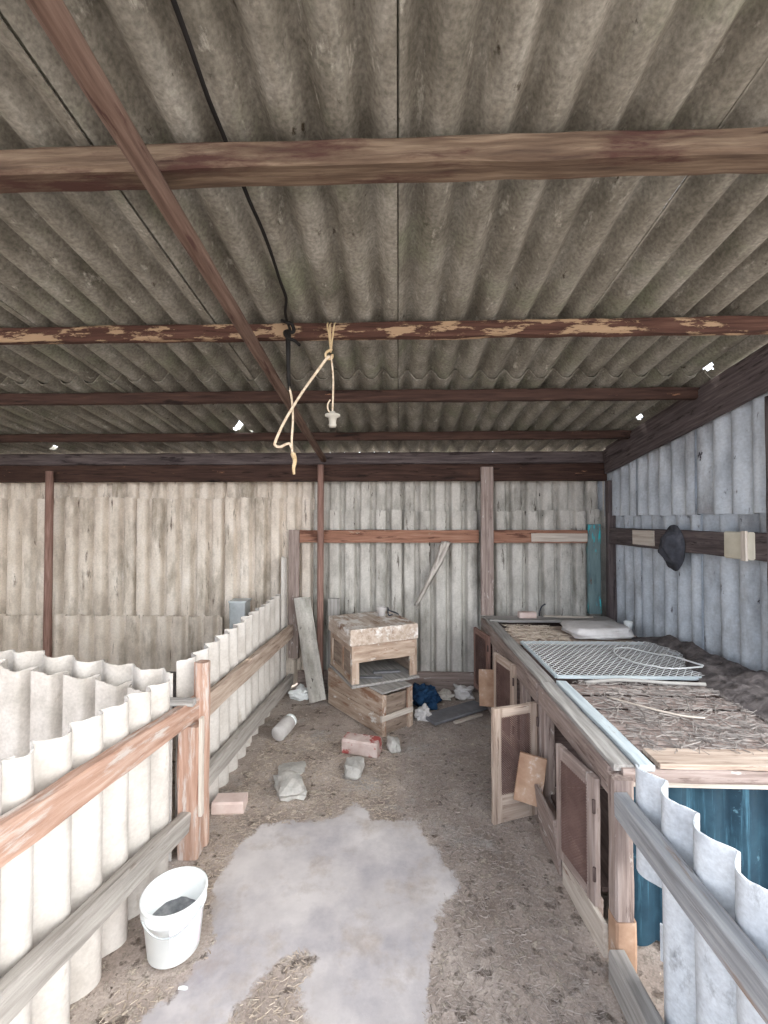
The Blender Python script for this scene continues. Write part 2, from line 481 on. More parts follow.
            e1 = mnoise.noise(Vector((u * 9, 5, 1)) + off) * edge + mnoise.noise(Vector((u * 40, 5, 1)) + off) * edge * 0.5
            for j in range(nv + 1):
                s = j / nv
                v = e0 + (lu + e1 - e0) * s
                kk = mnoise.noise(Vector((u * 1.3, v * 1.3, 2)) + off) * 0.006 + sag * math.sin(PI * s)
                p = O + U * u + V * v + N * (wv + kk)
                V1[0].append(p + nn * th / 2)
                V1[1].append(p - nn * th / 2)
                gc.append(Vector((u, v, wv)) + off)
        idx = lambda i, j: i * (nv + 1) + j
        quads = []
        for i in range(nu):
            for j in range(nv):
                if hole:
                    cpt = (V1[0][idx(i, j)] + V1[0][idx(i + 1, j + 1)]) / 2
                    if hole(cpt, width * (i + .5) / nu, (j + .5) / nv):
                        continue
                quads.append((idx(i, j), idx(i + 1, j), idx(i + 1, j + 1), idx(i, j + 1)))
        n0 = len(V1[0])
        ec = {}
        for q in quads:
            for a in range(4):
                e = (q[a], q[(a + 1) % 4])
                if (e[1], e[0]) in ec:
                    del ec[(e[1], e[0])]
                else:
                    ec[e] = 1
        flip = U.cross(V).dot(N) < 0
        fs = []
        for q in quads:
            r = tuple(n0 + i for i in reversed(q))
            fs.append(tuple(reversed(q)) if flip else q)
            fs.append(tuple(reversed(r)) if flip else r)
        self.add(V1[0] + V1[1], gc + gc, fs, True)
        b = len(self.v) - 2 * n0
        rv, rg, rf = [], [], []
        for (a, c) in ec:
            k = len(rv)
            rv += [V1[0][c], V1[0][a], V1[1][a], V1[1][c]]
            rg += [gc[c], gc[a], gc[a], gc[c]]
            rf.append((k, k + 1, k + 2, k + 3) if not flip else (k + 3, k + 2, k + 1, k))
        return self.add(rv, rg, rf, False)

    def wires(self, p00, p10, p11, p01, nu, nv, r=0.0016, diag=True):
        """woven wire filling the quad"""
        P = [Vector(p) for p in (p00, p10, p11, p01)]

        def pt(a, b):
            return (P[0] * (1 - a) + P[1] * a) * (1 - b) + (P[3] * (1 - a) + P[2] * a) * b
        segs = []
        if diag:
            n = nu + nv
            for k in range(-nv, nu + 1):        # u = k/nu + s*(nv/nu)
                for sg in (1, -1):
                    pts = []
                    a0 = k / nu
                    if sg == 1:
                        s0, s1 = max(0, -a0 * nu / nv), min(1, (1 - a0) * nu / nv)
                        if s1 - s0 > 0.01:
                            segs.append((pt(a0 + s0 * nv / nu, s0), pt(a0 + s1 * nv / nu, s1)))
                    else:
                        a0 = (k + nv) / nu
                        s0, s1 = max(0, (a0 - 1) * nu / nv), min(1, a0 * nu / nv)
                        if s1 - s0 > 0.01:
                            segs.append((pt(a0 - s0 * nv / nu, s0), pt(a0 - s1 * nv / nu, s1)))
        else:
            for i in range(nu + 1):
                segs.append((pt(i / nu, 0), pt(i / nu, 1)))
            for j in range(nv + 1):
                segs.append((pt(0, j / nv), pt(1, j / nv)))
        nrm = (P[1] - P[0]).cross(P[3] - P[0]).normalized()
        for k, (a, b) in enumerate(segs):
            d = (b - a).normalized()
            y = nrm.cross(d) * r
            z = nrm * r
            o = nrm * (r * 0.6 * (1 if k % 2 else -1))
            vs = [a + o + z, a + o - z * .5 + y, a + o - z * .5 - y, b + o + z, b + o - z * .5 + y, b + o - z * .5 - y]
            self.add(vs, vs, [(0, 1, 4, 3), (1, 2, 5, 4), (2, 0, 3, 5), (2, 1, 0), (3, 4, 5)])
        return self

    def build(self, name, m, parent=None, loc=None):
        if parent is not None:
            o0 = Vector(parent['_o'])
        elif loc is not None:
            o0 = Vector(loc)
        else:
            xs = [p[0] for p in self.v]
            ys = [p[1] for p in self.v]
            zs = [p[2] for p in self.v]
            o0 = Vector(((min(xs) + max(xs)) / 2, (min(ys) + max(ys)) / 2, min(zs)))
        me = bpy.data.meshes.new(name)
        me.from_pydata([tuple(Vector(p) - o0) for p in self.v], [], self.f)
        me.polygons.foreach_set('use_smooth', self.sm)
        at = me.attributes.new('gc', 'FLOAT_VECTOR', 'POINT')
        at.data.foreach_set('vector', [c for p in self.g for c in p])
        me.materials.append(m)
        me.update()
        ob = bpy.data.objects.new(name, me)
        COL.objects.link(ob)
        ORG[ob.name] = tuple(o0)
        ob['_o'] = tuple(o0)
        if parent is not None:
            ob.parent = parent
        else:
            ob.location = o0
        ALL.append(ob)
        return ob


ORG, ALL = {}, []


def thing(name, loc, label=None, cat=None, group=None, kind=None):
    o = bpy.data.objects.new(name, None)
    o.empty_display_size = 0.1
    COL.objects.link(o)
    o.location = loc
    o['_o'] = tuple(loc)
    ALL.append(o)
    return tag(o, label, cat, group, kind)


def tag(o, label=None, cat=None, group=None, kind=None):
    if label:
        o['label'] = label
    if cat:
        o['category'] = cat
    if group:
        o['group'] = group
    if kind:
        o['kind'] = kind
    return o


def smooth_path(pts, k=5):
    """Catmull-Rom through pts"""
    P = [Vector(p) for p in pts]
    P = [P[0] * 2 - P[1]] + P + [P[-1] * 2 - P[-2]]
    out = []
    for i in range(1, len(P) - 2):
        for j in range(k):
            t = j / k
            a, b, c, d = P[i - 1:i + 3]
            out.append(0.5 * ((2 * b) + (c - a) * t + (2 * a - 5 * b + 4 * c - d) * t * t + (3 * b - a - 3 * c + d) * t ** 3))
    out.append(P[-2])
    return out


def trough(y):
    """height of the underside of the roof sheets"""
    return 2.83 - 0.137 * y


# ================================================================== SETTING
# ---- floor
def fh(x, y):
    return 0.009 * mnoise.noise(Vector((x * 2.2, y * 2.2, 0))) + 0.006 * mnoise.noise(Vector((x * 7, y * 7, 4))) - 0.004


pad = [(-0.81, 1.93), (-0.79, 2.14), (-0.73, 2.31), (-0.52, 2.35), (-0.32, 2.39), (-0.29, 2.48), (-0.23, 2.5), (-0.18, 2.47),
       (-0.13, 2.37), (-0.02, 2.36), (0.09, 2.37), (0.18, 2.17), (0.27, 1.97), (0.19, 1.86), (0.13, 1.71), (0.10, 1.55), (0.09, 1.43),
       (0.10, 1.1), (0.06, 0.7), (-0.34, 0.7), (-0.32, 1.1), (-0.31, 1.42), (-0.33, 1.53), (-0.32, 1.61), (-0.34, 1.66), (-0.38, 1.66),
       (-0.44, 1.59), (-0.48, 1.53), (-0.52, 1.46), (-0.55, 1.41), (-0.6, 1.25), (-0.8, 1.2), (-0.88, 1.32), (-0.75, 1.52), (-0.68, 1.61)]


def in_pad(x, y):
    c = False
    j = len(pad) - 1
    for i in range(len(pad)):
        xi, yi = pad[i]
        xj, yj = pad[j]
        if (yi > y) != (yj > y) and x < (xj - xi) * (y - yi) / (yj - yi) + xi:
            c = not c
        j = i
    return c


def pad_dist(x, y):
    """signed distance to the outline of the worn concrete patch, positive inside"""
    d = 9.0
    for i in range(len(pad)):
        ax, ay = pad[i]
        qx, qy = pad[(i + 1) % len(pad)]
        ex, ey = qx - ax, qy - ay
        t = max(0.0, min(1.0, ((x - ax) * ex + (y - ay) * ey) / (ex * ex + ey * ey)))
        d = min(d, math.hypot(x - ax - t * ex, y - ay - t * ey))
    return d if in_pad(x, y) else -d


xs = [-30, -15, -8] + [-5 + 0.1 * i for i in range(39)] + [-1.12 + 0.03 * i for i in range(66)] + [0.88 + 0.1 * i for i in range(20)] + [4, 8, 15, 30]
ys = [-30, -15, -8, -4, -2, -1, -0.5, 0, 0.3, 0.5] + [0.6 + 0.03 * i for i in range(124)] + [4.35 + 0.1 * i for i in range(8)] + [6, 8, 15, 30]
vs, pdist = [], []
for x in xs:
    for y in ys:
        d = pad_dist(x, y) if -1.3 < x < 0.8 and 0.3 < y < 3 else -1.0
        t = max(0.0, min(1.0, (d + 0.04) / 0.08))
        vs.append((x, y, fh(x, y) * (1 - 0.75 * t) + 0.004 * t))
        pdist.append(d)
ny = len(ys)
fs = [(i * ny + j, (i + 1) * ny + j, (i + 1) * ny + j + 1, i * ny + j + 1) for i in range(len(xs) - 1) for j in range(ny - 1)]
fl = MB().add(vs, vs, fs, True).build('floor', DIRT, loc=(0, 0, 0))
fl.data.attributes.new('pad', 'FLOAT', 'POINT').data.foreach_set('value', pdist)
tag(fl, kind='structure')



# ---- ceiling: corrugated roof sheets in three overlapping rows
ceil = thing('ceiling', (0, 2, 2.6), kind='structure')
sl = math.atan(0.137)
RV = Vector((0, math.cos(sl), -math.sin(sl)))
RN = Vector((0, math.sin(sl), math.cos(sl)))
holes = [(-1.31, 3.62, 0.06, 0.05), (-1.26, 3.66, 0.04, 0.03), (-3.30, 4.12, 0.06, 0.03), (1.885, 2.72, 0.022, 0.045), (1.885, 3.50, 0.022, 0.05)]


def roof_hole(p, u, s):
    for hx, hy, rx, ry in holes:
        if ((p.x - hx) / rx) ** 2 + ((p.y - hy) / ry) ** 2 < 1 + 0.6 * mnoise.noise(p * 40):
            return True
    return False


cols = [(-4.525 + 0.905 * i) for i in range(8)]
for ci, x0 in enumerate(cols):
    wd = 0.905 if ci < 7 else 0.26
    for ri, (y0, y1) in enumerate(((0.3, 1.43), (1.32, 2.90), (2.74, 4.50))):
        lift = 0.020 + 0.017 * (2 - ri)
        yj = random.uniform(-0.015, 0.015)
        has = any(x0 - 0.1 < h[0] < x0 + wd + 0.1 and y0 < h[1] < y1 for h in holes)
        MB().sheet((x0 + 0.003, y0 + yj, trough(y0 + yj) + lift), (1, 0, 0), RV, RN, wd - 0.006, (y1 - y0) / math.cos(sl),
                   phase=0.14, k=1.7, amp=0.032, pitch=0.151, hole=roof_hole if has else None, rows=90 if has else 18, per=26 if has else 12,
                   sag=random.uniform(-0.004, 0.002)).build('roof_sheet', ROOF, ceil)

for x0 in cols[1:]:  # unseen strips added above the sheet gaps so the seams read dark
    for ri, (y0, y1) in enumerate(((0.3, 1.43), (1.32, 2.90), (2.74, 4.50))):
        MB().sheet((x0 - 0.04, y0 + 0.01, trough(y0 + 0.01) + 0.020 + 0.017 * (2 - ri) + 0.014), (1, 0, 0), RV, RN, 0.08, (y1 - y0 - 0.03) / math.cos(sl),
                   phase=0.14 - 0.043 / 0.151, k=1.7, amp=0.032, pitch=0.151).build('seam_light_block', ROOF, ceil)

# ---- back wall
wb = thing('wall_back', (-1.0, 4.25, 0), kind='structure')
for i in range(8):
    x0 = -4.375 + 0.875 * i
    wd = 0.875 if i < 7 else 0.28
    xa = x0 + 0.05
    left = xa + wd < -0.7
    m1 = WALLA if left else WALLG
    ztop = (1.79 if left else 1.67) + random.uniform(-0.01, 0.01)
    MB().sheet((xa, 4.30, 0.02), (1, 0, 0), (0, 0, 1), (0, -1, 0), wd + 0.03, ztop, phase=0.1, edge=0.02, per=26, amp=0.039, slot=0.125 if left else 0.085,
               ).build('wall_sheet', m1, wb)
    MB().sheet((xa, 4.325 + (0.008 if i % 2 else 0), 1.55), (1, 0, 0), (0, 0, 1), (0, -1, 0), wd + 0.03, 0.66, phase=0.1, edge=0.03, per=20, amp=0.033, slot=0.11).build('wall_sheet', m1, wb)
# ---- right wall: lower and upper row, only as far forward as the open side
wr = thing('wall_right', (2.0, 3.3, 0), kind='structure')
for i in range(3):
    y0 = 2.25 + 0.72 * i
    wd = 0.72 if i < 2 else 0.62
    MB().sheet((2.035, y0, 0.02), (0, 1, 0), (0, 0, 1), (-1, 0, 0), wd + 0.03, 1.72, phase=0.2, edge=0.02, amp=0.032).build('wall_sheet', WALLB, wr)
    MB().sheet((1.995, y0, 1.635), (0, 1, 0), (0, 0, 1), (-1, 0, 0), wd + 0.03, 0.9, phase=0.2, edge=0.012,
               top=lambda u, y0=y0: trough(y0 + u) - 1.635 - 0.015).build('wall_sheet', WALLB, wr)
# ---- left wall, beyond the frame, closes the shed
wl = thing('wall_left', (-4.35, 2.5, 0), kind='structure')
for i in range(5):
    y0 = 0.2 + 0.8 * i
    MB().sheet((-4.36, y0, 0.02), (0, 1, 0), (0, 0, 1), (1, 0, 0), 0.83, 2.2, phase=0.2, edge=0.01,
               top=lambda u, y0=y0: trough(y0 + u) - 0.03).build('wall_sheet', WALLA, wl)


# ================================================================== ROOF TIMBERS
def beam(name, y, h, dpt, m, label, dz=0.0, x1=1.93, tz0=0.0, tz1=0.0, rough=0.006, x0=-4.3):
    zt = trough(y) - 0.012 + dz
    b = MB().plank((x0, y + dpt / 2, zt - h / 2 + tz0), (x1, y + dpt / 2, zt - h / 2 + tz1), dpt, h, rough=rough, seg=70)
    return tag(b.build(name, m), label, 'roof beam', 'purlins under the roof sheets')


beam('purlin', 1.22, 0.074, 0.09, BEAMT, 'thick tan-brown weathered timber purlin nearest the viewer, across the top of the photo', 0.026, tz1=0.010, x1=2.05)
beam('purlin', 2.10, 0.072, 0.05, BEAMR, 'second purlin from the viewer, rust-red with peeling tan paint, cords tied to it', 0.022, tz1=0.006, x1=2.0)
beam('purlin', 2.82, 0.072, 0.05, BEAMD, 'third purlin from the viewer, dark brown, just below the wavy sheet edge', 0.008, x1=1.93)
beam('purlin', 3.63, 0.066, 0.05, BEAMD, 'fourth purlin from the viewer, thin dark beam short of the right wall', 0.010, x1=1.93)
b = MB().box(-4.3, 1.93, 4.15, 4.235, 2.128, 2.242, rough=0.004, seg=60)
tag(b.build('wall_plate', PLANKD), 'dark timber wall plate directly under the rear roof edge, above the rusty board', 'roof beam')
b = MB().box(-4.3, 1.93, 4.12, 4.18, 1.965, 2.125, rough=0.004, seg=60)
tag(b.build('header_board', BEAMD), 'long dark red-brown board along the top of the back wall', 'board')
# diagonal-looking pole that runs front to back below the purlins
pts = [(-0.686 - 0.008 * i / 24, 0.2 + (4.08 - 0.2) * i / 24, 2.722 - 0.137 * (0.2 + (4.08 - 0.2) * i / 24)) for i in range(25)]
tag(MB().tube(pts, 0.032, 10, wob=0.12, r2=0.028).build('rafter_pole', POLE), 'long brown timber pole running front to back beneath the purlins', 'pole')
# standing poles at the back wall
tag(MB().tube([(-0.72, 4.075, 0.0 + 0.2 * i) for i in range(11)] + [(-0.72, 4.075, 2.115)], 0.030, 10, wob=0.05).build('support_pole', REDPOLE),
    'slim red-brown upright pole behind the wooden crates, meeting the roof pole', 'pole')
tag(MB().tube([(-3.30, 4.062, 0.2 * i) for i in range(10)] + [(-3.30, 4.062, 2.06)], 0.034, 8, wob=0.05).build('support_pole', REDPOLE),
    'red-brown upright pole against the back wall at the far left', 'pole')
# right wall top plank following the roof slope
b = MB()
b.plank((1.908, 4.1, trough(4.1) - 0.135), (1.908, 2.2, trough(2.2) - 0.135), 0.035, 0.22, rough=0.005, seg=40)
tag(b.build('sloping_plank', PLANKD), 'wide dark plank sloping along the top of the right wall', 'board')
b = MB().plank((1.925, 4.08, trough(4.08) - 0.014), (1.925, 0.9, trough(0.9) - 0.014), 0.05, 0.022, rough=0.003, seg=30)
tag(b.build('roof_batten', PLANKD), 'thin batten between the sloping right-hand plank and the roof sheets', 'batten')
tag(MB().box(1.90, 1.97, 2.27, 2.34, 0.0, 2.24, rough=0.004).build('open_side_post', PLANKD),
    'dark upright post at the near end of the right wall, at the right edge', 'post')
# corner posts
tag(MB().box(1.905, 1.985, 4.05, 4.115, 0.0, 1.96, rough=0.004).build('corner_post', PLANKD), 'dark upright timber post in the back right corner', 'post')
tag(MB().box(1.76, 1.875, 4.13, 4.175, 0.735, 1.56, rough=0.005).build('turquoise_board', TURQ), 'upright board with flaking turquoise paint beside the corner post', 'board')
tag(MB().box(0.765, 0.88, 4.08, 4.115, 0.725, 2.09, rough=0.004).build('upright_board', WOODP), 'tall pinkish-grey upright board at the far left end of the hutches', 'board')
# horizontal boards on the back wall
b = MB().box(-0.93, 0.755, 4.14, 4.18, 1.385, 1.505, rough=0.008, seg=40)
tag(b.build('wall_rail', WOODR), 'rust-orange horizontal board on the back wall above the crates', 'board')
b = MB().box(0.885, 1.755, 4.14, 4.18, 1.385, 1.505, rough=0.006, seg=30)
br = b.build('wall_rail', WOODR)
tag(br, 'rust-coloured horizontal board with a pale strip on the back wall, behind the hutches', 'board')
tag(MB().box(1.24, 1.75, 4.128, 4.139, 1.40, 1.475, rough=0.003).build('painted_strip', PALE, br), 'pale painted strip')
tag(MB().box(-1.035, -0.935, 4.13, 4.17, 0.30, 1.505, rough=0.004).build('upright_board', WOODP), 'narrow brown upright board left of the red pole, beside the fence end', 'board')
tag(MB().box(-0.95, 0.88, 4.16, 4.20, 0.0, 0.17, rough=0.006).build('bottom_board', WOODP), 'low brown board along the foot of the back wall', 'board')
b = MB().box(-0.66, -0.55, 4.14, 4.165, 0.0, 0.86, rough=0.003)
tag(b.build('board_offcut', WOODG), 'short grey board standing behind the wooden crates', 'board')
# right wall rail with a pale piece
b = MB().box(1.905, 1.95, 2.28, 4.04, 1.385, 1.53, rough=0.006, seg=40)
rr = b.build('wall_rail', PLANKD)
tag(rr, 'dark horizontal plank across the right wall', 'board')
tag(MB().box(1.893, 1.904, 3.33, 3.62, 1.405, 1.52, rough=0.003).build('painted_strip', PALE, rr), 'pale painted strip')

# dark oval cap hanging on the right wall rail
hat = MB()
n = 36
prof = [(0.001, 0.075), (0.05, 0.072), (0.085, 0.055), (0.105, 0.03), (0.112, 0.010), (0.150, 0.004), (0.150, -0.002), (0.10, -0.002), (0.001, -0.002)]
vs, gs = [], []
for (r, h) in prof:
    for j in range(n):
        a = 2 * PI * j / n
        k = 1 + 0.06 * mnoise.noise(Vector((math.cos(a) * 2, math.sin(a) * 2, h * 20)))
        hh = h * (1 + 0.55 * mnoise.noise(Vector((math.cos(a) * r * 20, math.sin(a) * r * 20, 5))))
        vs.append((1.9 - hh, 3.10 + 0.80 * r * k * math.cos(a), 1.41 + 1.05 * r * k * math.sin(a)))
        gs.append((r * math.cos(a), r * math.sin(a), h))
fs = [(i * n + j, (i + 1) * n + j, (i + 1) * n + (j + 1) % n, i * n + (j + 1) % n) for i in range(len(prof) - 1) for j in range(n)]
hat.add(vs, gs, fs, True)
tag(hat.build('felt_hat', DARKRUB), 'dark oval crumpled hat hanging on the right wall plank', 'hat')
jb = thing('junction_box', (1.89, 2.5, 1.46), 'cream square box fixed to the right wall plank', 'box')
MB().box(1.865, 1.903, 2.41, 2.58, 1.385, 1.535, rough=0.001, ch=0.2).build('box_body', CREAMBOX, jb)
MB().box(1.853, 1.866, 2.41, 2.445, 1.38, 1.54, rough=0.001).build('side_flange', PALE, jb)

# ================================================================== LEFT FENCE AND PENS
ff = thing('corrugated_fence', (-1.03, 1.4, 0), 'near white corrugated sheet fence with two rails behind the white bucket', 'fence', 'fence along the left pens')
MB().sheet((-1.085, 0.3, -0.01), (0, 1, 0), (0, 0, 1), (1, 0, 0), 0.90, 1.0, phase=0.15, edge=0.012, per=14,
           top=lambda u: 1.02 - 0.07 * u).build('sheet_panel', FENCE, ff)
MB().sheet((-1.098, 1.17, -0.01), (0, 1, 0), (0, 0, 1), (1, 0, 0), 0.83, 1.0, phase=0.15, edge=0.012, per=14,
           top=lambda u: 0.955 - 0.09 * u).build('sheet_panel', FENCE, ff)
MB().plank((-1.0, 0.3, 0.875), (-1.0, 2.19, 0.672), 0.05, 0.105, rough=0.005, seg=40).build('rail', WOODO, ff)
MB().plank((-1.0, 0.3, 0.545), (-1.0, 2.06, 0.182), 0.05, 0.09, rough=0.005, seg=40).build('rail', WOODL, ff)
po = MB().box(-1.045, -0.945, 2.065, 2.14, 0.0, 0.62, rough=0.005).box(-1.01, -0.94, 2.145, 2.205, 0.0, 0.895, rough=0.005, ch=0.3)
po.build('post', WOODO, ff)
MB().box(-0.943, -0.928, 2.07, 2.10, 0.20, 0.66, rough=0.002).build('batten', PALE, ff)
MB().box(-1.09, -0.95, 2.02, 2.06, 0.735, 0.765, rough=0.003).build('block', WOODG, ff)

fb = thing('corrugated_fence', (-1.03, 3.2, 0), 'far white corrugated sheet fence section running back to the rear wall', 'fence', 'fence along the left pens')
for k in range(2):
    MB().sheet((-1.10 - 0.012 * k, 2.17 + 0.92 * k, -0.01), (0, 1, 0), (0, 0, 1), (1, 0, 0), 0.95, 0.92, phase=0.0, edge=0.012, per=14,
               top=lambda u, k=k: 0.905 + 0.01 * u + 0.02 * k).build('sheet_panel', FENCE, fb)
MB().sheet((-1.10, 4.0, -0.01), (0, 1, 0), (0, 0, 1), (1, 0, 0), 0.16, 1.27, phase=0.2, edge=0.04, per=14).build('sheet_panel', FENCE, fb)
MB().plank((-1.0, 2.22, 0.64), (-1.0, 4.1, 0.565), 0.045, 0.115, rough=0.005, seg=40).build('rail', WOODT, fb)
MB().plank((-1.0, 2.22, 0.265), (-1.0, 4.1, 0.115), 0.045, 0.10, rough=0.005, seg=40).build('rail', WOODL, fb)

# cross partitions inside the left pen
pp = MB()
pp.sheet((-3.95, 2.125, 0), (1, 0, 0), (0, 0, 1), (0, -1, 0), 2.885, 0.95, phase=0.3, edge=0.012, per=18, amp=0.032,
         top=lambda u: 0.962 - 0.11 * max(0, u - 2.1))
tag(pp.build('pen_partition', PENSHEET), 'taller rear sheet of the corrugated cross partition left of the fence post', 'partition', 'cross partition sheets in the left pen')
pp = MB()
pp.sheet((-3.95, 2.04, 0), (1, 0, 0), (0, 0, 1), (0, -1, 0), 2.80, 0.9, phase=0.05, edge=0.02, per=18, amp=0.036, slot=0.06,
         top=lambda u: 0.935 - 0.115 * max(0, u - 2.05) - 0.10 * max(0, u - 2.5))
tag(pp.build('pen_partition', PENSHEET), 'lower front sheet of the corrugated cross partition left of the fence post', 'partition', 'cross partition sheets in the left pen')
lp = MB().sheet((-4.2, 4.168, 0.0), (1, 0, 0), (0, 0, 1), (0, -1, 0), 2.55, 0.69, phase=0.4, edge=0.012, per=20, amp=0.032, slot=0.11)
tag(lp.build('low_panel', WALLA), 'low beige corrugated panel standing along the foot of the back wall', 'panel')
sh = MB().rock((-1.95, 3.72, 0.0), (0.45, 0.20, 0.24), seed=4, sub=4, amp=0.35)
tag(sh.build('soil_heap', DARKHEAP), 'dark soil heap at the right end of the low beige panel', 'heap', kind='stuff')
gb = thing('metal_duct', (-1.43, 3.98, 0), 'dented galvanised metal duct standing behind the far fence', 'duct')
MB().box(-1.51, -1.36, 3.9, 4.05, 0.0, 0.86, rough=0.008, seg=10, ch=0.08).build('duct_body', GALV, gb)
MB().box(-1.515, -1.355, 3.895, 4.055, 0.86, 0.875, rough=0.004).build('cap', GALV, gb)

# leaning asbestos strip
ls = MB()
O = Vector((-0.78, 3.87, 0.0))
Vv = (Vector((-0.955, 4.02, 0.875)) - O)
ln = Vv.length
Vv.normalize()
Uu = Vector((0.95, 0.0, 0.18)).normalized()
Uu = (Uu - Vv * Uu.dot(Vv)).normalized()
ls.sheet(O, Uu, Vv, Vv.cross(Uu) * -1 if (Vv.cross(Uu)).y > 0 else Vv.cross(Uu), 0.15, ln, pitch=0.146, amp=0.018, phase=0.0, edge=0.02, per=16, th=0.008)
tag(ls.build('leaning_strip', WALLG), 'grey channel-shaped strip leaning against the back wall by the fence end', 'strip')

# ================================================================== CRATES
def frame_pt(o, ang):
    c, s = math.cos(ang), math.sin(ang)
    ox, oy, oz = o
    return lambda x, y, z: Vector((ox + c * x - s * y, oy + s * x + c * y, oz + z))


def P(mb, F, a, b, wd, t, upl=(0, 0, 1), **k):
    o = F(0, 0, 0)
    u = F(*upl) - o
    return mb.plank(F(*a), F(*b), wd, t, up=u, **k)


# lower crate
F = frame_pt((-0.118, 3.262, 0), math.radians(40))
lc = thing('wooden_crate', (-0.2, 3.5, 0), 'lower wooden crate on the floor, with a small boxed front end', 'crate', 'stacked wooden crates')
W, D, H = 0.30, 0.76, 0.315
mb = MB()
for z0, z1 in ((0.005, 0.15), (0.155, 0.31)):
    P(mb, F, (0.01, 0, (z0 + z1) / 2), (0.01, D, (z0 + z1) / 2), z1 - z0, 0.022, (1, 0, 0), rough=0.004)
mb.build('side_panel', CRATEW, lc)
mb = MB()
for z0, z1 in ((0.005, 0.15), (0.155, 0.31)):
    P(mb, F, (W - 0.01, 0, (z0 + z1) / 2), (W - 0.01, D, (z0 + z1) / 2), z1 - z0, 0.022, (1, 0, 0), rough=0.004)
mb.build('side_panel', CRATEW, lc)
mb = MB()
P(mb, F, (0.02, 0.03, 0.06), (W - 0.02, 0.03, 0.06), 0.105, 0.02, (0, 1, 0), rough=0.004)
P(mb, F, (0.02, 0.05, 0.20), (W - 0.02, 0.05, 0.20), 0.15, 0.02, (0, 1, 0), rough=0.004)
mb.build('front_panel', CRATED, lc)
mb = MB()
P(mb, F, (-0.005, 0.008, 0.13), (W + 0.005, 0.008, 0.13), 0.04, 0.02, (0, 1, 0), rough=0.003)
mb.build('front_batten', PALE, lc)
for xx in (0.025, W - 0.025):
    mb = MB()
    P(mb, F, (xx, 0.012, 0.0), (xx, 0.012, 0.30), 0.035, 0.022, (0, 1, 0), rough=0.003)
    mb.build('corner_strip', CRATEW, lc)
mb = MB()
P(mb, F, (W / 2, 0.0, 0.318), (W / 2, 0.16, 0.318), W - 0.01, 0.014, rough=0.003)
P(mb, F, (W / 2 + 0.03, 0.20, 0.318), (W / 2 + 0.03, 0.62, 0.318), W - 0.06, 0.014, rough=0.003)
mb.build('top_board', WOODG, lc)
mb = MB()
P(mb, F, (0.01, D - 0.01, 0.16), (W - 0.01, D - 0.01, 0.16), 0.30, 0.02, (0, 1, 0))
mb.build('back_panel', CRATED, lc)
mb = MB()
P(mb, F, (W / 2, 0.02, 0.01), (W / 2, D - 0.02, 0.01), W - 0.04, 0.015)
mb.build('bottom_board', CRATED, lc)

# upper crate
F = frame_pt((-0.345, 3.345, 0.329), math.radians(26))
uc = thing('wooden_crate', (-0.2, 3.6, 0.328), 'upper wooden crate with thick paint-spattered lid and an open slot', 'crate', 'stacked wooden crates')
W, D, H = 0.545, 0.54, 0.45
mb = MB()
P(mb, F, (W / 2, -0.03, 0.006 + 0.006), (W / 2, D, 0.012), W + 0.03, 0.018, rough=0.003)
mb.build('tray_board', WOODG, uc)
for xx in (0.012, W - 0.012):
    mb = MB()
    P(mb, F, (xx, 0.03, 0.16), (xx, D - 0.02, 0.16), 0.26, 0.014, (1, 0, 0), rough=0.003)
    sp = mb.build('side_panel', CRATED, uc)
    mb = MB()
    s = -1 if xx < 0.1 else 1
    xo = xx + s * 0.010
    P(mb, F, (xo, 0.02, 0.022), (xo, 0.02, 0.31), 0.045, 0.016, (1, 0, 0), rough=0.003)
    P(mb, F, (xo, D - 0.03, 0.022), (xo, D - 0.03, 0.31), 0.05, 0.016, (1, 0, 0), rough=0.003)
    P(mb, F, (xo, 0.045, 0.05), (xo, D - 0.055, 0.05), 0.05, 0.016, (1, 0, 0), rough=0.003)
    P(mb, F, (xo, 0.045, 0.285), (xo, D - 0.055, 0.285), 0.045, 0.016, (1, 0, 0), rough=0.003)
    P(mb, F, (xo, D * 0.42, 0.075), (xo, D * 0.42, 0.262), 0.03, 0.014, (1, 0, 0), rough=0.003)
    mb.build('side_frame', CRATEW, sp)
mb = MB()
P(mb, F, (0.0, 0.012, 0.245), (W, 0.012, 0.245), 0.13, 0.024, (0, 1, 0), rough=0.005)
mb.build('front_board', CRATEW, uc)
for xx in (0.03, W - 0.03):
    mb = MB()
    P(mb, F, (xx, 0.012, 0.022), (xx, 0.012, 0.18), 0.05, 0.024, (0, 1, 0), rough=0.003)
    mb.build('front_post', CRATEW, uc)
mb = MB()
P(mb, F, (0.03, D - 0.012, 0.165), (W - 0.03, D - 0.012, 0.165), 0.285, 0.02, (0, 1, 0))
mb.build('back_panel', CRATED, uc)
mb = MB()
P(mb, F, (W / 2 - 0.005, -0.015, 0.375), (W / 2 - 0.005, D + 0.005, 0.375), W + 0.035, 0.125, rough=0.009, seg=16, ch=0.07)
mb.build('lid', LIDW, uc)
# grey slats lying in the slot
mb = MB()
P(mb, F, (0.10, 0.10, 0.035), (0.26, 0.03, 0.035), 0.035, 0.012)
P(mb, F, (0.24, 0.16, 0.035), (0.45, 0.10, 0.035), 0.04, 0.012)
tag(mb.build('slot_slats', TIN, uc))

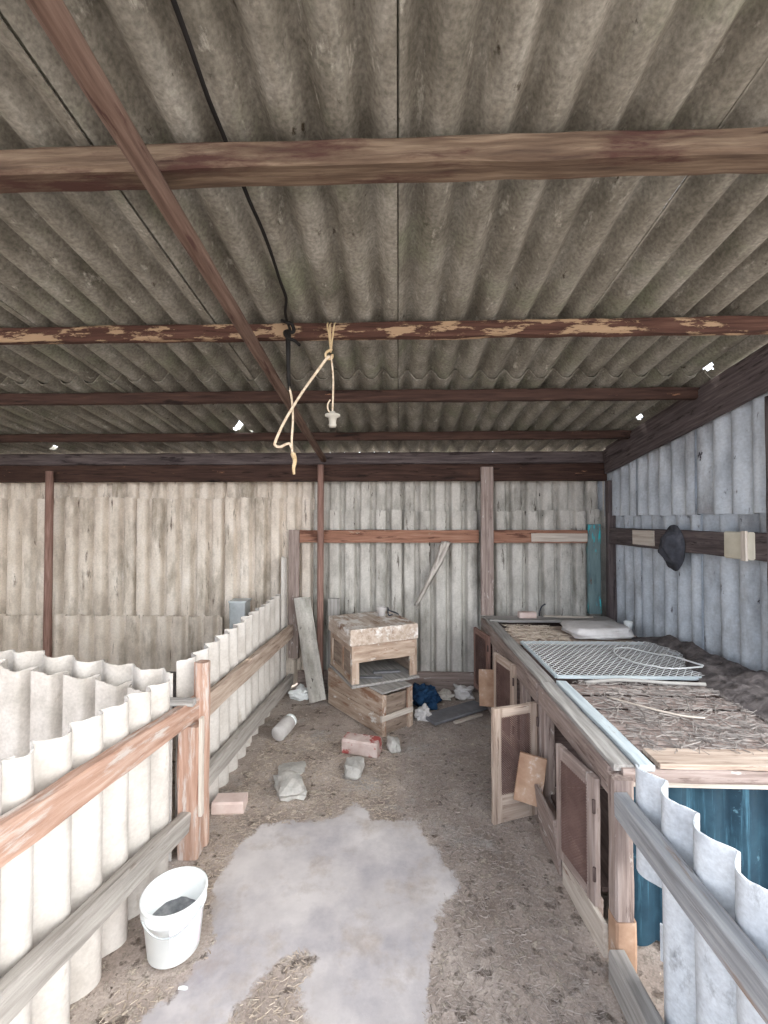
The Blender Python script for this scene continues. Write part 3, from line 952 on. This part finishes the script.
F2 = F
cp = thing('plastic_cup', tuple(F2(0.40, 0.36, 0.440)), 'small white cup on top of the upper crate', 'cup')
c0 = F2(0.40, 0.36, 0.442)
MB().lathe(c0, [(0.0005, 0.0), (0.03, 0.0), (0.04, 0.07), (0.043, 0.072), (0.037, 0.070), (0.027, 0.006), (0.0005, 0.006)], 24).build('cup_body', WHITECLOTH, cp)
wp = smooth_path([F2(0.49, 0.33, 0.446), F2(0.44, 0.30, 0.452), F2(0.46, 0.36, 0.50), F2(0.49, 0.40, 0.47), F2(0.53, 0.36, 0.455), F2(0.535, 0.3, 0.45)])
tag(MB().tube(wp, 0.006, 6).build('wire_scrap', DARKRUB), 'short dark bent wire scrap on the crate beside the cup', 'wire')

# ragged cloth strips hanging from the rust board
rg = MB()
for (xa, za, xb, zb, wd) in ((0.44, 1.40, 0.17, 0.80, 0.075), (0.47, 1.39, 0.24, 0.93, 0.06), (0.41, 1.38, 0.31, 1.03, 0.04)):
    n = 12
    vs, gs, fs = [], [], []
    for i in range(n + 1):
        t = i / n
        x = xa + (xb - xa) * t ** 1.15
        z = za + (zb - za) * t
        y = 4.115 - 0.012 * math.sin(t * 7 + xa * 9)
        ww = wd * (1 - 0.5 * t) + 0.006 * mnoise.noise(Vector((t * 8, xa * 30, 0)))
        for (dx, dy) in ((-1, -0.3), (0, -1), (1, 0.2), (0, 0.8)):
            vs.append((x + dx * ww / 2, y + dy * 0.006, z))
            gs.append((dx * ww / 2, t * 0.6, xa))
    for i in range(n):
        for j in range(4):
            k = (j + 1) % 4
            fs.append((i * 4 + j, i * 4 + k, (i + 1) * 4 + k, (i + 1) * 4 + j))
    fs += [(3, 2, 1, 0), (n * 4, n * 4 + 1, n * 4 + 2, n * 4 + 3)]
    rg.add(vs, gs, fs, True)
tag(rg.build('hanging_rag', RAG), 'torn grey rag hanging from the rust-orange board on the back wall', 'rag')

# ================================================================== HUTCHES (right)
FX = 0.775       # front plane
HZ = 0.72        # height of the tops


def door(parent, hinge, free, z0, z1, name='door', wm=WOODP, kick=0.0, fw=0.055):
    """frame door between hinge and free edge (x, y), wire mesh inside"""
    h0, f0 = Vector((hinge[0], hinge[1], 0)), Vector((free[0], free[1], 0))
    d = (f0 - h0)
    wd = d.length
    d.normalize()
    nrm = Vector((-d.y, d.x, 0))
    T = 0.024

    def q(u, z):
        return h0 + d * u + Vector((0, 0, z))
    mb = MB()
    mb.plank(q(fw / 2, z0), q(fw / 2, z1), fw, T, up=nrm, rough=0.003)
    mb.plank(q(wd - fw / 2, z0), q(wd - fw / 2, z1), fw, T, up=nrm, rough=0.003)
    mb.plank(q(fw, z1 - fw / 2), q(wd - fw, z1 - fw / 2), fw, T, up=nrm, rough=0.003)
    lowh = fw + kick
    mb.plank(q(fw, z0 + lowh / 2), q(wd - fw, z0 + lowh / 2), lowh, T, up=nrm, rough=0.003)
    o = mb.build(name, wm, parent)
    wsx = max(4, int((wd - 2 * fw) / 0.011))
    wsz = max(4, int((z1 - z0 - fw - lowh) / 0.011))
    e = 0.008
    mb = MB().wires(q(fw - e, z0 + lowh - e) + nrm * 0.014, q(wd - fw + e, z0 + lowh - e) + nrm * 0.014, q(wd - fw + e, z1 - fw + e) + nrm * 0.014,
                    q(fw - e, z1 - fw + e) + nrm * 0.014, wsx, wsz, r=0.0018)
    tag(mb.build('wire_mesh', WIRED, o), 'rusty wire mesh')
    # hinges on the hinge stile
    for zz in (z0 + 0.12, z1 - 0.1):
        MB().tube([q(0.0, zz - 0.025) + nrm * 0.015, q(0.0, zz + 0.025) + nrm * 0.015], 0.006, 6).build('hinge', DARKIN, o)
    return o


# ---- far hutch
hf = thing('rabbit_hutch', (1.35, 3.3, 0), 'far long wooden hutch with wire mesh lid and several swung-open doors', 'hutch', 'row of hutches along the right wall')
MB().plank((FX, 2.46, 0.645), (FX, 4.08, 0.645), 0.03, 0.11, rough=0.004, seg=30).build('front_rail', WOODP, hf)
MB().plank((FX + 0.045, 2.44, HZ - 0.012), (FX + 0.045, 4.08, HZ - 0.012), 0.075, 0.022, rough=0.004, seg=30).build('top_edge_board', WOODG, hf)
MB().plank((FX, 2.46, 0.075), (FX, 4.08, 0.075), 0.03, 0.14, rough=0.004, seg=30).build('base_board', WOODP, hf)
for yy in (2.47, 2.81, 3.22, 3.62, 4.04):
    MB().box(FX - 0.005, FX + 0.05, yy - 0.03, yy + 0.03, 0.0, 0.69, rough=0.003).build('post', WOODP, hf)
for yy in (2.47, 3.22, 4.06):
    MB().box(FX + 0.06, 1.86, yy - 0.012, yy + 0.012, 0.16, 0.68, rough=0.003).build('divider', DARKIN, hf)
MB().plank((1.33, 2.46, 0.15), (1.33, 4.06, 0.15), 1.06, 0.02, rough=0.004).build('floor_board', DARKIN, hf)
MB().plank((1.86, 2.46, 0.42), (1.86, 4.06, 0.42), 0.02, 0.54, rough=0.004).build('back_panel', DARKIN, hf)
MB().plank((0.80, 3.96, HZ), (1.88, 3.96, HZ), 0.17, 0.022, rough=0.004).build('top_board', WOODG, hf)
for (y0, wd, xe, xs2, dz) in ((3.63, 0.14, 1.86, 0.90, 0), (3.47, 0.16, 1.80, 0.86, 0.006), (3.30, 0.15, 1.88, 0.86, -0.003)):
    MB().plank((xs2, y0, HZ - 0.012 + dz), (xe, y0 + 0.02, HZ - 0.012 + dz), wd, 0.016, rough=0.005).build('top_board', WOODT, hf)
# mesh lid
lid = MB()
lx0, lx1, ly0, ly1, lz = 0.885, 1.86, 2.50, 3.19, HZ + 0.006
lid.plank((lx0, ly0, lz), (lx1, ly0, lz), 0.022, 0.016, rough=0.002)
lid.plank((lx0, ly1, lz), (lx1, ly1, lz), 0.022, 0.016, rough=0.002)
lid.plank((lx0, ly0, lz), (lx0, ly1, lz), 0.022, 0.016, rough=0.002)
lid.plank((lx1, ly0, lz), (lx1, ly1, lz), 0.022, 0.016, rough=0.002)
lo = lid.build('mesh_lid', BLUEWHITE, hf)
MB().wires((lx0, ly0, lz + 0.011), (lx1, ly0, lz + 0.011), (lx1, ly1, lz + 0.011), (lx0, ly1, lz + 0.011), 24, 13, r=0.0021).build('wire_mesh', WIRE, lo)
door(hf, (FX - 0.02, 2.46), (0.497, 2.365), 0.0, 0.60, kick=0.10, wm=WOODT)
door(hf, (FX - 0.025, 2.86), (0.685, 3.15), 0.14, 0.665, wm=WOODT)
door(hf, (FX - 0.025, 3.66), (0.685, 3.97), 0.12, 0.645, wm=REDPOLE)

# ---- near hutch
hn = thing('rabbit_hutch', (1.35, 2.05, 0), 'near wooden hutch with slatted straw-covered top and blue end wall', 'hutch', 'row of hutches along the right wall')
MB().plank((FX, 1.64, 0.655), (FX, 2.43, 0.655), 0.03, 0.10, rough=0.004).build('front_rail', WOODP, hn)
MB().plank((FX + 0.035, 1.62, HZ - 0.008), (FX + 0.035, 2.43, HZ - 0.008), 0.075, 0.02, rough=0.004).build('top_edge_board', WOODG, hn)
MB().plank((FX + 0.105, 1.60, HZ + 0.002), (FX + 0.105, 2.42, HZ + 0.002), 0.055, 0.022, rough=0.003).build('top_strip', BLUEWHITE, hn)
MB().plank((FX, 1.75, 0.075), (FX, 2.43, 0.075), 0.03, 0.13, rough=0.004).build('base_board', WOODP, hn)
MB().box(FX - 0.02, FX + 0.045, 1.575, 1.635, 0.207, 0.69, rough=0.004).build('post', WOODP, hn)
MB().box(FX - 0.005, FX + 0.05, 2.36, 2.42, 0.0, 0.69, rough=0.004).build('post', WOODP, hn)
MB().plank((0.80, 1.625, HZ - 0.03), (1.885, 1.625, HZ - 0.03), 0.04, 0.045, rough=0.004).build('end_rail', WOODP, hn)
MB().plank((0.93, 1.665, HZ + 0.004), (1.885, 1.665, HZ + 0.004), 0.115, 0.016, rough=0.004).build('top_board', WOODT, hn)
for k in range(17):
    y = 1.745 + 0.040 * k
    if k in (9, 13):
        continue
    MB().plank((0.92, y, HZ - 0.004), (1.885, y + random.uniform(-.004, .004), HZ - 0.004), 0.026, 0.014, rough=0.003, seg=10).build('slat', WOODP, hn)
MB().sheet((0.84, 1.715, 0.02), (1, 0, 0), (0, 0, 1), (0, -1, 0), 1.04, 0.645, pitch=0.13, amp=0.013, th=0.003, edge=0.002, per=12).build('end_wall', BLUEG, hn)
MB().box(0.82, 1.885, 1.640, 1.658, 0.632, 0.662, rough=0.004).build('end_batten', PALE, hn)
MB().plank((1.33, 1.78, 0.15), (1.33, 2.42, 0.15), 1.06, 0.02, rough=0.004).build('floor_board', DARKIN, hn)
MB().plank((1.33, 1.78, 0.64), (1.33, 2.42, 0.64), 1.04, 0.012, rough=0.008).build('bedding_board', DARKIN, hn)
door(hn, (FX - 0.03, 1.69), (0.695, 1.955), 0.16, 0.63, wm=WOODP)
MB().plank((FX - 0.02, 1.66, 0.065), (0.735, 2.0, 0.055), 0.018, 0.12, rough=0.004).build('kick_board', PALE, hn)

# ---- loose boards by the hutch doors
tag(MB().plank((0.66, 2.305, 0.15), (0.705, 2.335, 0.375), 0.135, 0.018, up=(-0.2, -1, 0.2), rough=0.004).build('board_offcut', ORANGEB),
    'small orange-tan board leaning beside the big open mesh door', 'board')
tag(MB().plank((0.690, 2.36, 0.02), (0.73, 2.03, 0.02), 0.30, 0.016, up=(-1, -0.1, 0.1), rough=0.004).build('board_offcut', WOODP) if False else
    MB().plank((0.715, 2.02, 0.13), (0.715, 2.29, 0.13), 0.016, 0.25, up=(-0.12, 0, 1), rough=0.004).build('board_offcut', WOODP),
    'pinkish board standing on edge below the near hutch door', 'board')
tag(MB().plank((0.70, 3.42, 0.17), (0.715, 3.52, 0.42), 0.16, 0.016, up=(-0.6, -1, 0.2), rough=0.004).build('board_offcut', ORANGEB),
    'orange-brown board leaning between the two far hutch doors', 'board')
ob = MB().box(0.755, 0.825, 1.572, 1.64, 0.0, 0.205, rough=0.004, ch=0.12)
tag(ob.build('block', ORANGEB), 'orange painted block standing on the floor at the near hutch corner', 'block')

# ---- things on the hutch tops
zt = HZ + 0.012
tag(MB().box(1.07, 1.22, 3.93, 4.0, zt + 0.002, zt + 0.052, rough=0.003, ch=0.15).build('brick', BRICKP), 'small pinkish brick piece at the back of the far hutch top', 'brick')
tag(MB().plank((1.30, 3.99, zt + 0.009), (1.72, 3.96, zt + 0.009), 0.022, 0.014).build('stick', PALE), 'thin pale stick lying at the rear of the hutch top', 'stick')
wp = smooth_path([(1.27, 4.02, zt + 0.004), (1.28, 4.03, zt + 0.05), (1.30, 4.03, zt + 0.09), (1.33, 4.03, zt + 0.11)])
tag(MB().tube(wp, 0.006, 6).build('bent_rod', DARKRUB), 'small dark bent rod standing behind the pale stick', 'rod')
sb = MB().rock((1.50, 3.40, HZ + 0.05), (0.235, 0.165, 0.045), seed=11, sub=4, amp=0.15, rot=0.1)
for i in range(len(sb.sm)):
    sb.sm[i] = True
tag(sb.build('flat_sack', WHITECLOTH), 'flat whitish rounded sack lying on the far hutch top', 'sack')
cpt = thing('paper_scrap', (1.81, 3.5, zt), 'small white upright cup beside the flat sack', 'cup')
MB().lathe((1.80, 3.52, HZ + 0.01), [(0.0005, 0), (0.025, 0), (0.032, 0.075), (0.028, 0.075), (0.022, 0.006), (0.0005, 0.006)], 20).build('cup_body', PLASTIC, cpt)
cpt.name = 'small_cup'
hp = MB()
# low debris layer along the wall
nx, nyy = 50, 150
vs, gs, fs = [], [], []
for i in range(nx + 1):
    for j in range(nyy + 1):
        s, t = i / nx, j / nyy
        y = 1.75 + 1.60 * t
        wdt = 0.22 + 0.10 * math.sin(t * 6) + 0.10 * mnoise.noise(Vector((t * 6, 0, 3)))
        x = 1.90 - wdt * (1 - s)
        e = min(s * 3, 1) * min(t * 8, 1) * min((1 - t) * 8, 1)
        h = e * (0.02 + 0.05 * s + 0.03 * mnoise.noise(Vector((x * 7, y * 7, 1))) + 0.012 * mnoise.noise(Vector((x * 24, y * 24, 1))))
        vs.append((x, y, HZ + 0.008 + max(0, h)))
        gs.append((x, y, h))
for i in range(nx):
    for j in range(nyy):
        a = i * (nyy + 1) + j
        fs.append((a, a + nyy + 1, a + nyy + 2, a + 1))
hp.add(vs, gs, fs, True)
tag(hp.build('debris_heap', DARKHEAP), 'dark heap of litter along the right wall on top of the hutches', 'litter', kind='stuff')
# wire loop on the lid
c = [(1.72, 2.56), (1.56, 2.58), (1.43, 2.66), (1.37, 2.80), (1.42, 2.95), (1.52, 2.98), (1.60, 2.88), (1.67, 2.74), (1.74, 2.58)]
tag(MB().tube(smooth_path([(x, y, HZ + 0.05 if x > 1.6 else HZ + 0.032) for x, y in c]), 0.005, 6).build('wire_loop', WIRE),
    'thin pale wire bent in a loop on the mesh lid', 'wire')
wp = smooth_path([(1.02, 2.20, HZ + 0.016), (1.12, 2.08, HZ + 0.022), (1.24, 2.0, HZ + 0.018), (1.33, 1.97, HZ + 0.02)])
tag(MB().tube(wp, 0.005, 6).build('twig', PALE), 'thin pale twig on the straw of the near hutch top', 'twig')
wp = smooth_path([(0.99, 2.38, HZ + 0.02), (1.2, 2.41, HZ + 0.024), (1.42, 2.38, HZ + 0.022), (1.6, 2.36, HZ + 0.024)])
tag(MB().tube(wp, 0.010, 6).build('stick', WOODG), 'longer grey stick along the far edge of the near hutch top', 'stick')


def straw(name, n, region, zf, m, label, ln=(0.03, 0.09), r=0.0016, ok=None, seed=1, tilt=0.12):
    rnd = random.Random(seed)
    mb = MB()
    vs, gs, fs = [], [], []
    cnt = 0
    while cnt < n:
        x, y = region(rnd)
        if ok and not ok(x, y, rnd):
            continue
        cnt += 1
        a = rnd.uniform(0, 2 * PI)
        l = rnd.uniform(*ln)
        d = Vector((math.cos(a), math.sin(a), rnd.uniform(-tilt, tilt)))
        rr = r * rnd.uniform(0.6, 1.6)
        p = Vector((x, y, zf(x, y) + rr + abs(d.z) * l * 0.5))
        sd = Vector((-math.sin(a), math.cos(a), 0)) * rr
        up = Vector((0, 0, rr))
        b = len(vs)
        A, B = p - d * l / 2, p + d * l / 2
        vs += [A + up, A - up * .5 + sd, A - up * .5 - sd, B + up, B - up * .5 + sd, B - up * .5 - sd]
        g0 = Vector((rnd.uniform(0, 50), rnd.uniform(0, 50), rnd.uniform(0, 50)))
        gs += [g0] * 6
        fs += [(b, b + 1, b + 4, b + 3), (b + 1, b + 2, b + 5, b + 4), (b + 2, b, b + 3, b + 5), (b + 2, b + 1, b), (b + 3, b + 4, b + 5)]
    mb.add(vs, gs, fs)
    return tag(mb.build(name, m), label, 'straw', kind='stuff')


straw('straw_bedding', 1300, lambda r: (r.uniform(0.94, 1.6), r.uniform(1.70, 2.42)), lambda x, y: HZ + 0.006 + 0.012 * abs(mnoise.noise(Vector((x * 6, y * 6, 0)))), BEDDING,
      'matted grey-brown straw over the slats of the near hutch top', (0.02, 0.09), 0.0013, seed=3)
straw('straw_bedding', 420, lambda r: (r.uniform(0.88, 1.24), r.uniform(3.24, 3.7)), lambda x, y: HZ + 0.008, STRAW,
      'tan straw on the boards behind the mesh lid of the far hutch', (0.03, 0.10), 0.0018, seed=5)

# ---- right pen fence in front of the hutches
rp = thing('corrugated_fence', (0.85, 1.0, 0), 'bluish-white corrugated sheet fence with grey rail at the right edge', 'fence')
MB().sheet((0.862, 0.2, -0.01), (0, 1, 0), (0, 0, 1), (-1, 0, 0), 1.355, 0.775, phase=0.65, edge=0.01, per=16, amp=0.026, rows=20,
           hole=lambda p, u, s: p.y > 1.46 + 0.02 * mnoise.noise(p * 12) and p.z < 0.42).build('sheet_panel', PANELB, rp)
MB().plank((0.774, 0.2, 0.61), (0.774, 1.572, 0.61), 0.05, 0.085, rough=0.004, seg=30).build('rail', RAILB, rp)
MB().plank((0.765, 0.2, 0.075), (0.752, 1.565, 0.065), 0.06, 0.11, rough=0.004, seg=30).build('rail', WOODG, rp)
MB().box(0.75, 0.80, 0.3, 0.36, 0.0, 0.56, rough=0.004).build('post', WOODP, rp)

# ================================================================== CORDS
cab = thing('black_cable', (-0.49, 1.4, 2.6), 'black cable along the roof, knotted and hanging at the second purlin', 'cable')
cpts = [(-0.485 + 0.006 * math.sin(y * 9), y, trough(y) + (0.018 if 1.1 < y < 1.4 else 0.005)) for y in [0.0 + 0.1 * i for i in range(20)]]
cpts += [(-0.515, 1.98, 2.560), (-0.528, 2.06, 2.548), (-0.515, 2.074, 2.503), (-0.522, 2.066, 2.431), (-0.517, 2.06, 2.35), (-0.521, 2.06, 2.273), (-0.512, 2.06, 2.215)]
MB().tube(smooth_path(cpts, 3), 0.0065, 8, wob=0.2).build('cable_run', BLACK, cab)
kn = smooth_path([(-0.556, 2.075, 2.555), (-0.53, 2.05, 2.535), (-0.503, 2.055, 2.527), (-0.50, 2.075, 2.50), (-0.535, 2.05, 2.49), (-0.522, 2.045, 2.46), (-0.49, 2.055, 2.45), (-0.464, 2.05, 2.426)])
MB().tube(kn, 0.008, 8, wob=0.25).build('knot', BLACK, cab)
MB().tube([(-0.522, 2.056, 2.50), (-0.520, 2.058, 2.40), (-0.519, 2.06, 2.30), (-0.515, 2.06, 2.235)], 0.012, 8, wob=0.3, r2=0.008).build('sleeve', BLACK, cab)

rp1 = thing('hanging_rope', (-0.5, 2.05, 2.0), 'pale rope hanging in a slanting loop with a frayed tassel end', 'rope')
MB().tube(smooth_path([(-0.515, 2.06, 2.232), (-0.502, 2.058, 2.168), (-0.496, 2.056, 2.073), (-0.501, 2.055, 1.978), (-0.496, 2.055, 1.895)]), 0.0055, 8, wob=0.2).build('rope_strand', ROPE, rp1)
MB().tube(smooth_path([(-0.322, 2.05, 2.372), (-0.339, 2.046, 2.354), (-0.39, 2.044, 2.283), (-0.447, 2.042, 2.203), (-0.494, 2.04, 2.128), (-0.541, 2.044, 2.048), (-0.574, 2.048, 1.977),
                       (-0.579, 2.05, 1.953), (-0.555, 2.05, 1.944), (-0.513, 2.05, 1.960), (-0.497, 2.05, 1.935)]), 0.0065, 8, wob=0.2).build('rope_strand', ROPE, rp1)
MB().tube(smooth_path([(-0.496, 2.055, 1.915), (-0.486, 2.055, 1.88), (-0.492, 2.055, 1.845), (-0.489, 2.055, 1.815)]), 0.013, 8, wob=0.4, r2=0.006).build('tassel', TWINE, rp1)

ls1 = thing('lamp_holder', (-0.305, 2.05, 2.06), 'grey bulb socket dangling on yellow twine tied to the second purlin', 'lamp holder')
tw = MB()
tw.tube(smooth_path([(-0.336, 2.085, 2.545), (-0.334, 2.06, 2.52), (-0.326, 2.058, 2.476), (-0.317, 2.055, 2.395)]), 0.004, 6)
tw.tube(smooth_path([(-0.320, 2.085, 2.545), (-0.322, 2.06, 2.52), (-0.320, 2.056, 2.476), (-0.315, 2.053, 2.395)]), 0.004, 6)
tw.tube(smooth_path([(-0.300, 2.085, 2.545), (-0.302, 2.06, 2.52), (-0.310, 2.056, 2.452), (-0.317, 2.055, 2.39)]), 0.004, 6)
tw.build('twine', TWINE, ls1)
MB().tube(smooth_path([(-0.310, 2.05, 2.405), (-0.338, 2.045, 2.385), (-0.335, 2.05, 2.36), (-0.312, 2.052, 2.362), (-0.308, 2.05, 2.38)]), 0.006, 6, wob=0.2).build('knot', TWINE, ls1)
MB().tube(smooth_path([(-0.315, 2.05, 2.375), (-0.305, 2.05, 2.282), (-0.305, 2.05, 2.188), (-0.308, 2.05, 2.098)]), 0.0045, 6, wob=0.2).build('cord', ROPE, ls1)
MB().tube(smooth_path([(-0.318, 2.05, 2.165), (-0.329, 2.05, 2.145), (-0.329, 2.05, 2.12), (-0.314, 2.05, 2.10)]), 0.004, 6).build('cord', ROPE, ls1)
MB().lathe((-0.307, 2.05, 2.035), [(0.0005, 0.0), (0.016, 0.0), (0.019, 0.012), (0.016, 0.02), (0.020, 0.045), (0.036, 0.052), (0.036, 0.060), (0.014, 0.066), (0.012, 0.075), (0.0005, 0.076)], 24).build('socket', SOCKET, ls1)

# ================================================================== FLOOR THINGS
# white bucket
bx, by = -0.838, 1.65
bk = thing('bucket', (bx, by, 0), 'white plastic bucket with wire handle standing by the near fence', 'bucket')
R0, R1, BH = 0.090, 0.112, 0.212
zb = 0.004
prof = [(0.0005, zb), (R0 - 0.006, zb), (R0, zb + 0.006), (R1 - 0.006, BH - 0.05), (R1 + 0.001, BH - 0.048), (R1 + 0.001, BH - 0.040), (R1 - 0.004, BH - 0.038), (R1 - 0.002, BH - 0.012),
        (R1 + 0.004, BH - 0.010), (R1 + 0.004, BH), (R1 - 0.003, BH + 0.001), (R1 - 0.006, BH - 0.004), (R0 - 0.005, zb + 0.01), (0.0005, zb + 0.008)]
MB().lathe((bx, by, 0), prof, 56).build('bucket_body', PLASTIC, bk)
rl = lambda z: R0 + (R1 - 0.006 - R0) * (z - zb - 0.006) / (BH - 0.056 - zb)


def label_patch(a0, a1, z0, z1, name, m):
    vs, gs, fs = [], [], []
    n, k = 18, 6
    for i in range(n + 1):
        a = a0 + (a1 - a0) * i / n
        for j in range(k + 1):
            z = z0 + (z1 - z0) * j / k
            for off in (0.0012,):
                r = rl(z) + off
                vs.append((bx + r * math.cos(a), by + r * math.sin(a), z))
                gs.append((a * 0.1, z, 0))
    for i in range(n):
        for j in range(k):
            a = i * (k + 1) + j
            fs.append((a, a + k + 1, a + k + 2, a + 1))
    return MB().add(vs, gs, fs, True).build(name, m, bk)


tag(label_patch(math.radians(-72), math.radians(0), 0.03, 0.165, 'label', PINKLAB), 'faded pink label')
tag(label_patch(math.radians(-190), math.radians(-150), 0.05, 0.165, 'label', REDLAB), 'faded red label')
hd = smooth_path([(bx + (R1 + 0.008) * math.cos(a), by + (R1 + 0.008) * math.sin(a), BH - 0.026 - 0.045 * math.sin((a - a0) / (a1 - a0) * PI))
                  for a0, a1 in [(math.radians(-125), math.radians(-15))] for a in [a0 + (a1 - a0) * i / 14 for i in range(15)]], 2)
MB().tube(hd, 0.0028, 6).build('handle', GALV, bk)
mk = []
vs, gs, fs = [(bx, by, 0.108)], [(0, 0, 0)], []
for i in range(1, 9):
    for j in range(32):
        a = 2 * PI * j / 32
        r = (rl(0.108) - 0.008) * i / 8
        vs.append((bx + r * math.cos(a), by + r * math.sin(a), 0.108 + 0.008 * mnoise.noise(Vector((math.cos(a) * r * 40, math.sin(a) * r * 40, 2)))))
        gs.append((r * math.cos(a), r * math.sin(a), 0))
for j in range(32):
    fs.append((0, 1 + j, 1 + (j + 1) % 32))
for i in range(7):
    for j in range(32):
        k = (j + 1) % 32
        fs.append((1 + i * 32 + j, 1 + (i + 1) * 32 + j, 1 + (i + 1) * 32 + k, 1 + i * 32 + k))
MB().add(vs, gs, fs, True).build('muck', MUCK, bk)


def brick(c, l, w_, h, ang, m, label, name='brick', cat='brick', rough=0.004):
    d = Vector((math.cos(ang), math.sin(ang), 0)) * l / 2
    cc = Vector((c[0], c[1], fh(c[0], c[1]) + h / 2 + 0.002))
    o = MB().plank(cc - d, cc + d, w_, h, rough=rough, seg=8, ch=0.12, endj=0.006).build(name, m)
    return tag(o, label, cat)


brick((-0.25, 3.06), 0.25, 0.12, 0.10, math.radians(-14), BRICKR, 'white brick with red stains in front of the lower crate')
brick((-0.93, 2.44), 0.17, 0.10, 0.065, math.radians(4), BRICKP, 'pale pink brick lying against the foot of the left fence')


def stone(c, s, seed, label, rot=0.0):
    o = MB().rock((c[0], c[1], s[2] * 0.80), s, seed, sub=3, amp=0.3, rot=rot)
    return tag(o.build('rubble_stone', STONE), label, 'stone', 'rubble stones on the dirt floor')


stone((-0.28, 2.80), (0.058, 0.075, 0.045), 1, 'square grey rubble stone in front of the red-stained brick')
stone((-0.64, 2.60), (0.08, 0.11, 0.045), 2, 'largest grey rubble stone lying flat, between the fence and the concrete pad', 0.4)
stone((-0.035, 3.09), (0.04, 0.06, 0.045), 3, 'small grey rubble stone right of the red-stained brick', 0.3)
stone((-0.68, 2.82), (0.09, 0.07, 0.014), 6, 'flat grey rubble flake behind the largest stone', 0.2)
jr = thing('plastic_jar', (-0.84, 3.25, 0), 'white plastic jar lying on the dirt near the far fence', 'jar')
from mathutils import Quaternion
qt = Vector((0.28, 1.0, 0.12)).to_track_quat('Z', 'Y')
MB().lathe((-0.865, 3.17, 0.058), [(0.0005, 0), (0.052, 0.0), (0.055, 0.006), (0.055, 0.15), (0.045, 0.165), (0.045, 0.172), (0.0005, 0.173)], 28, tilt=qt).build('jar_body', WHITECLOTH, jr)
lidp = Vector((0.0, 0.0, 0.170))
lidp.rotate(qt)
MB().lathe(Vector((-0.865, 3.17, 0.058)) + lidp, [(0.0005, 0), (0.049, 0), (0.050, 0.02), (0.0005, 0.022)], 28, tilt=qt).build('jar_lid', PLASTIC, jr)


def crumple(name, c, s, seed, m, label, cat, amp=0.5):
    o = MB().rock((c[0], c[1], s[2] * 0.75), s, seed, sub=4, amp=amp)
    for i, p in enumerate(o.v):
        q = Vector(p)
        k = abs(mnoise.noise(q * 14 + Vector((seed, 0, 0)))) + 0.5 * abs(mnoise.noise(q * 34))
        cc = Vector((c[0], c[1], s[2] * 0.75))
        q = cc + (q - cc) * (0.78 + 0.5 * k)
        o.v[i] = (q.x, q.y, max(q.z, 0.002))
    return tag(o.build(name, m), label, cat)


crumple('blue_rag', (0.235, 3.83), (0.115, 0.10, 0.09), 21, BLUECLOTH, 'crumpled dark blue rag on the floor beside the lower crate', 'rag')
crumple('plastic_bag', (-0.875, 3.96), (0.09, 0.07, 0.05), 22, PLASTIC, 'crumpled white plastic bag on the floor at the foot of the leaning strip', 'bag')
crumple('plastic_bag', (0.60, 4.03), (0.085, 0.06, 0.055), 23, WHITECLOTH, 'crumpled white bag by the far hutch doors', 'bag')
crumple('paper_scrap', (0.20, 3.58), (0.055, 0.05, 0.05), 24, WHITECLOTH, 'white crumpled paper between the lower crate and the grey board', 'paper')
crumple('paper_scrap', (0.40, 3.98), (0.09, 0.05, 0.035), 25, RAG, 'greyish crumpled paper behind the dark blue rag', 'paper')
tag(MB().plank((0.24, 3.50, 0.028), (0.70, 3.80, 0.028), 0.17, 0.02, rough=0.004).build('floor_board', TIN), 'dark grey flat board lying on the floor by the far hutch', 'board')
tag(MB().plank((0.44, 3.49, 0.014), (0.68, 3.64, 0.014), 0.03, 0.018, rough=0.004).build('stick', PALE), 'pale stick lying along the edge of the grey floor board', 'stick')
tag(MB().rock((-0.73, 1.50, 0.012), (0.016, 0.006, 0.004), 31, sub=2).build('paper_scrap', PLASTIC), 'tiny white scrap on the floor in front of the bucket', 'paper')

# straw over the dirt
straw('straw_litter', 8500, lambda r: (r.uniform(0.03, 0.67), r.uniform(0.9, 3.6)), lambda x, y: fh(x, y) + 0.002, STRAWD,
      'grey-brown straw litter over the dirt along the hutches', (0.006, 0.03), 0.0010, ok=lambda x, y, r: not in_pad(x, y) or r.random() < 0.03, seed=8)
straw('straw_litter', 6000, lambda r: (r.uniform(-0.96, -0.01), r.uniform(1.2, 3.3)), lambda x, y: fh(x, y) + 0.002, STRAW,
      'tan straw litter over the dirt between the fence and the stones', (0.006, 0.026), 0.0009, ok=lambda x, y, r: not in_pad(x, y) and (abs(x - bx) > .13 or abs(y - by) > .13), seed=9)

for o in ALL:
    del o['_o']
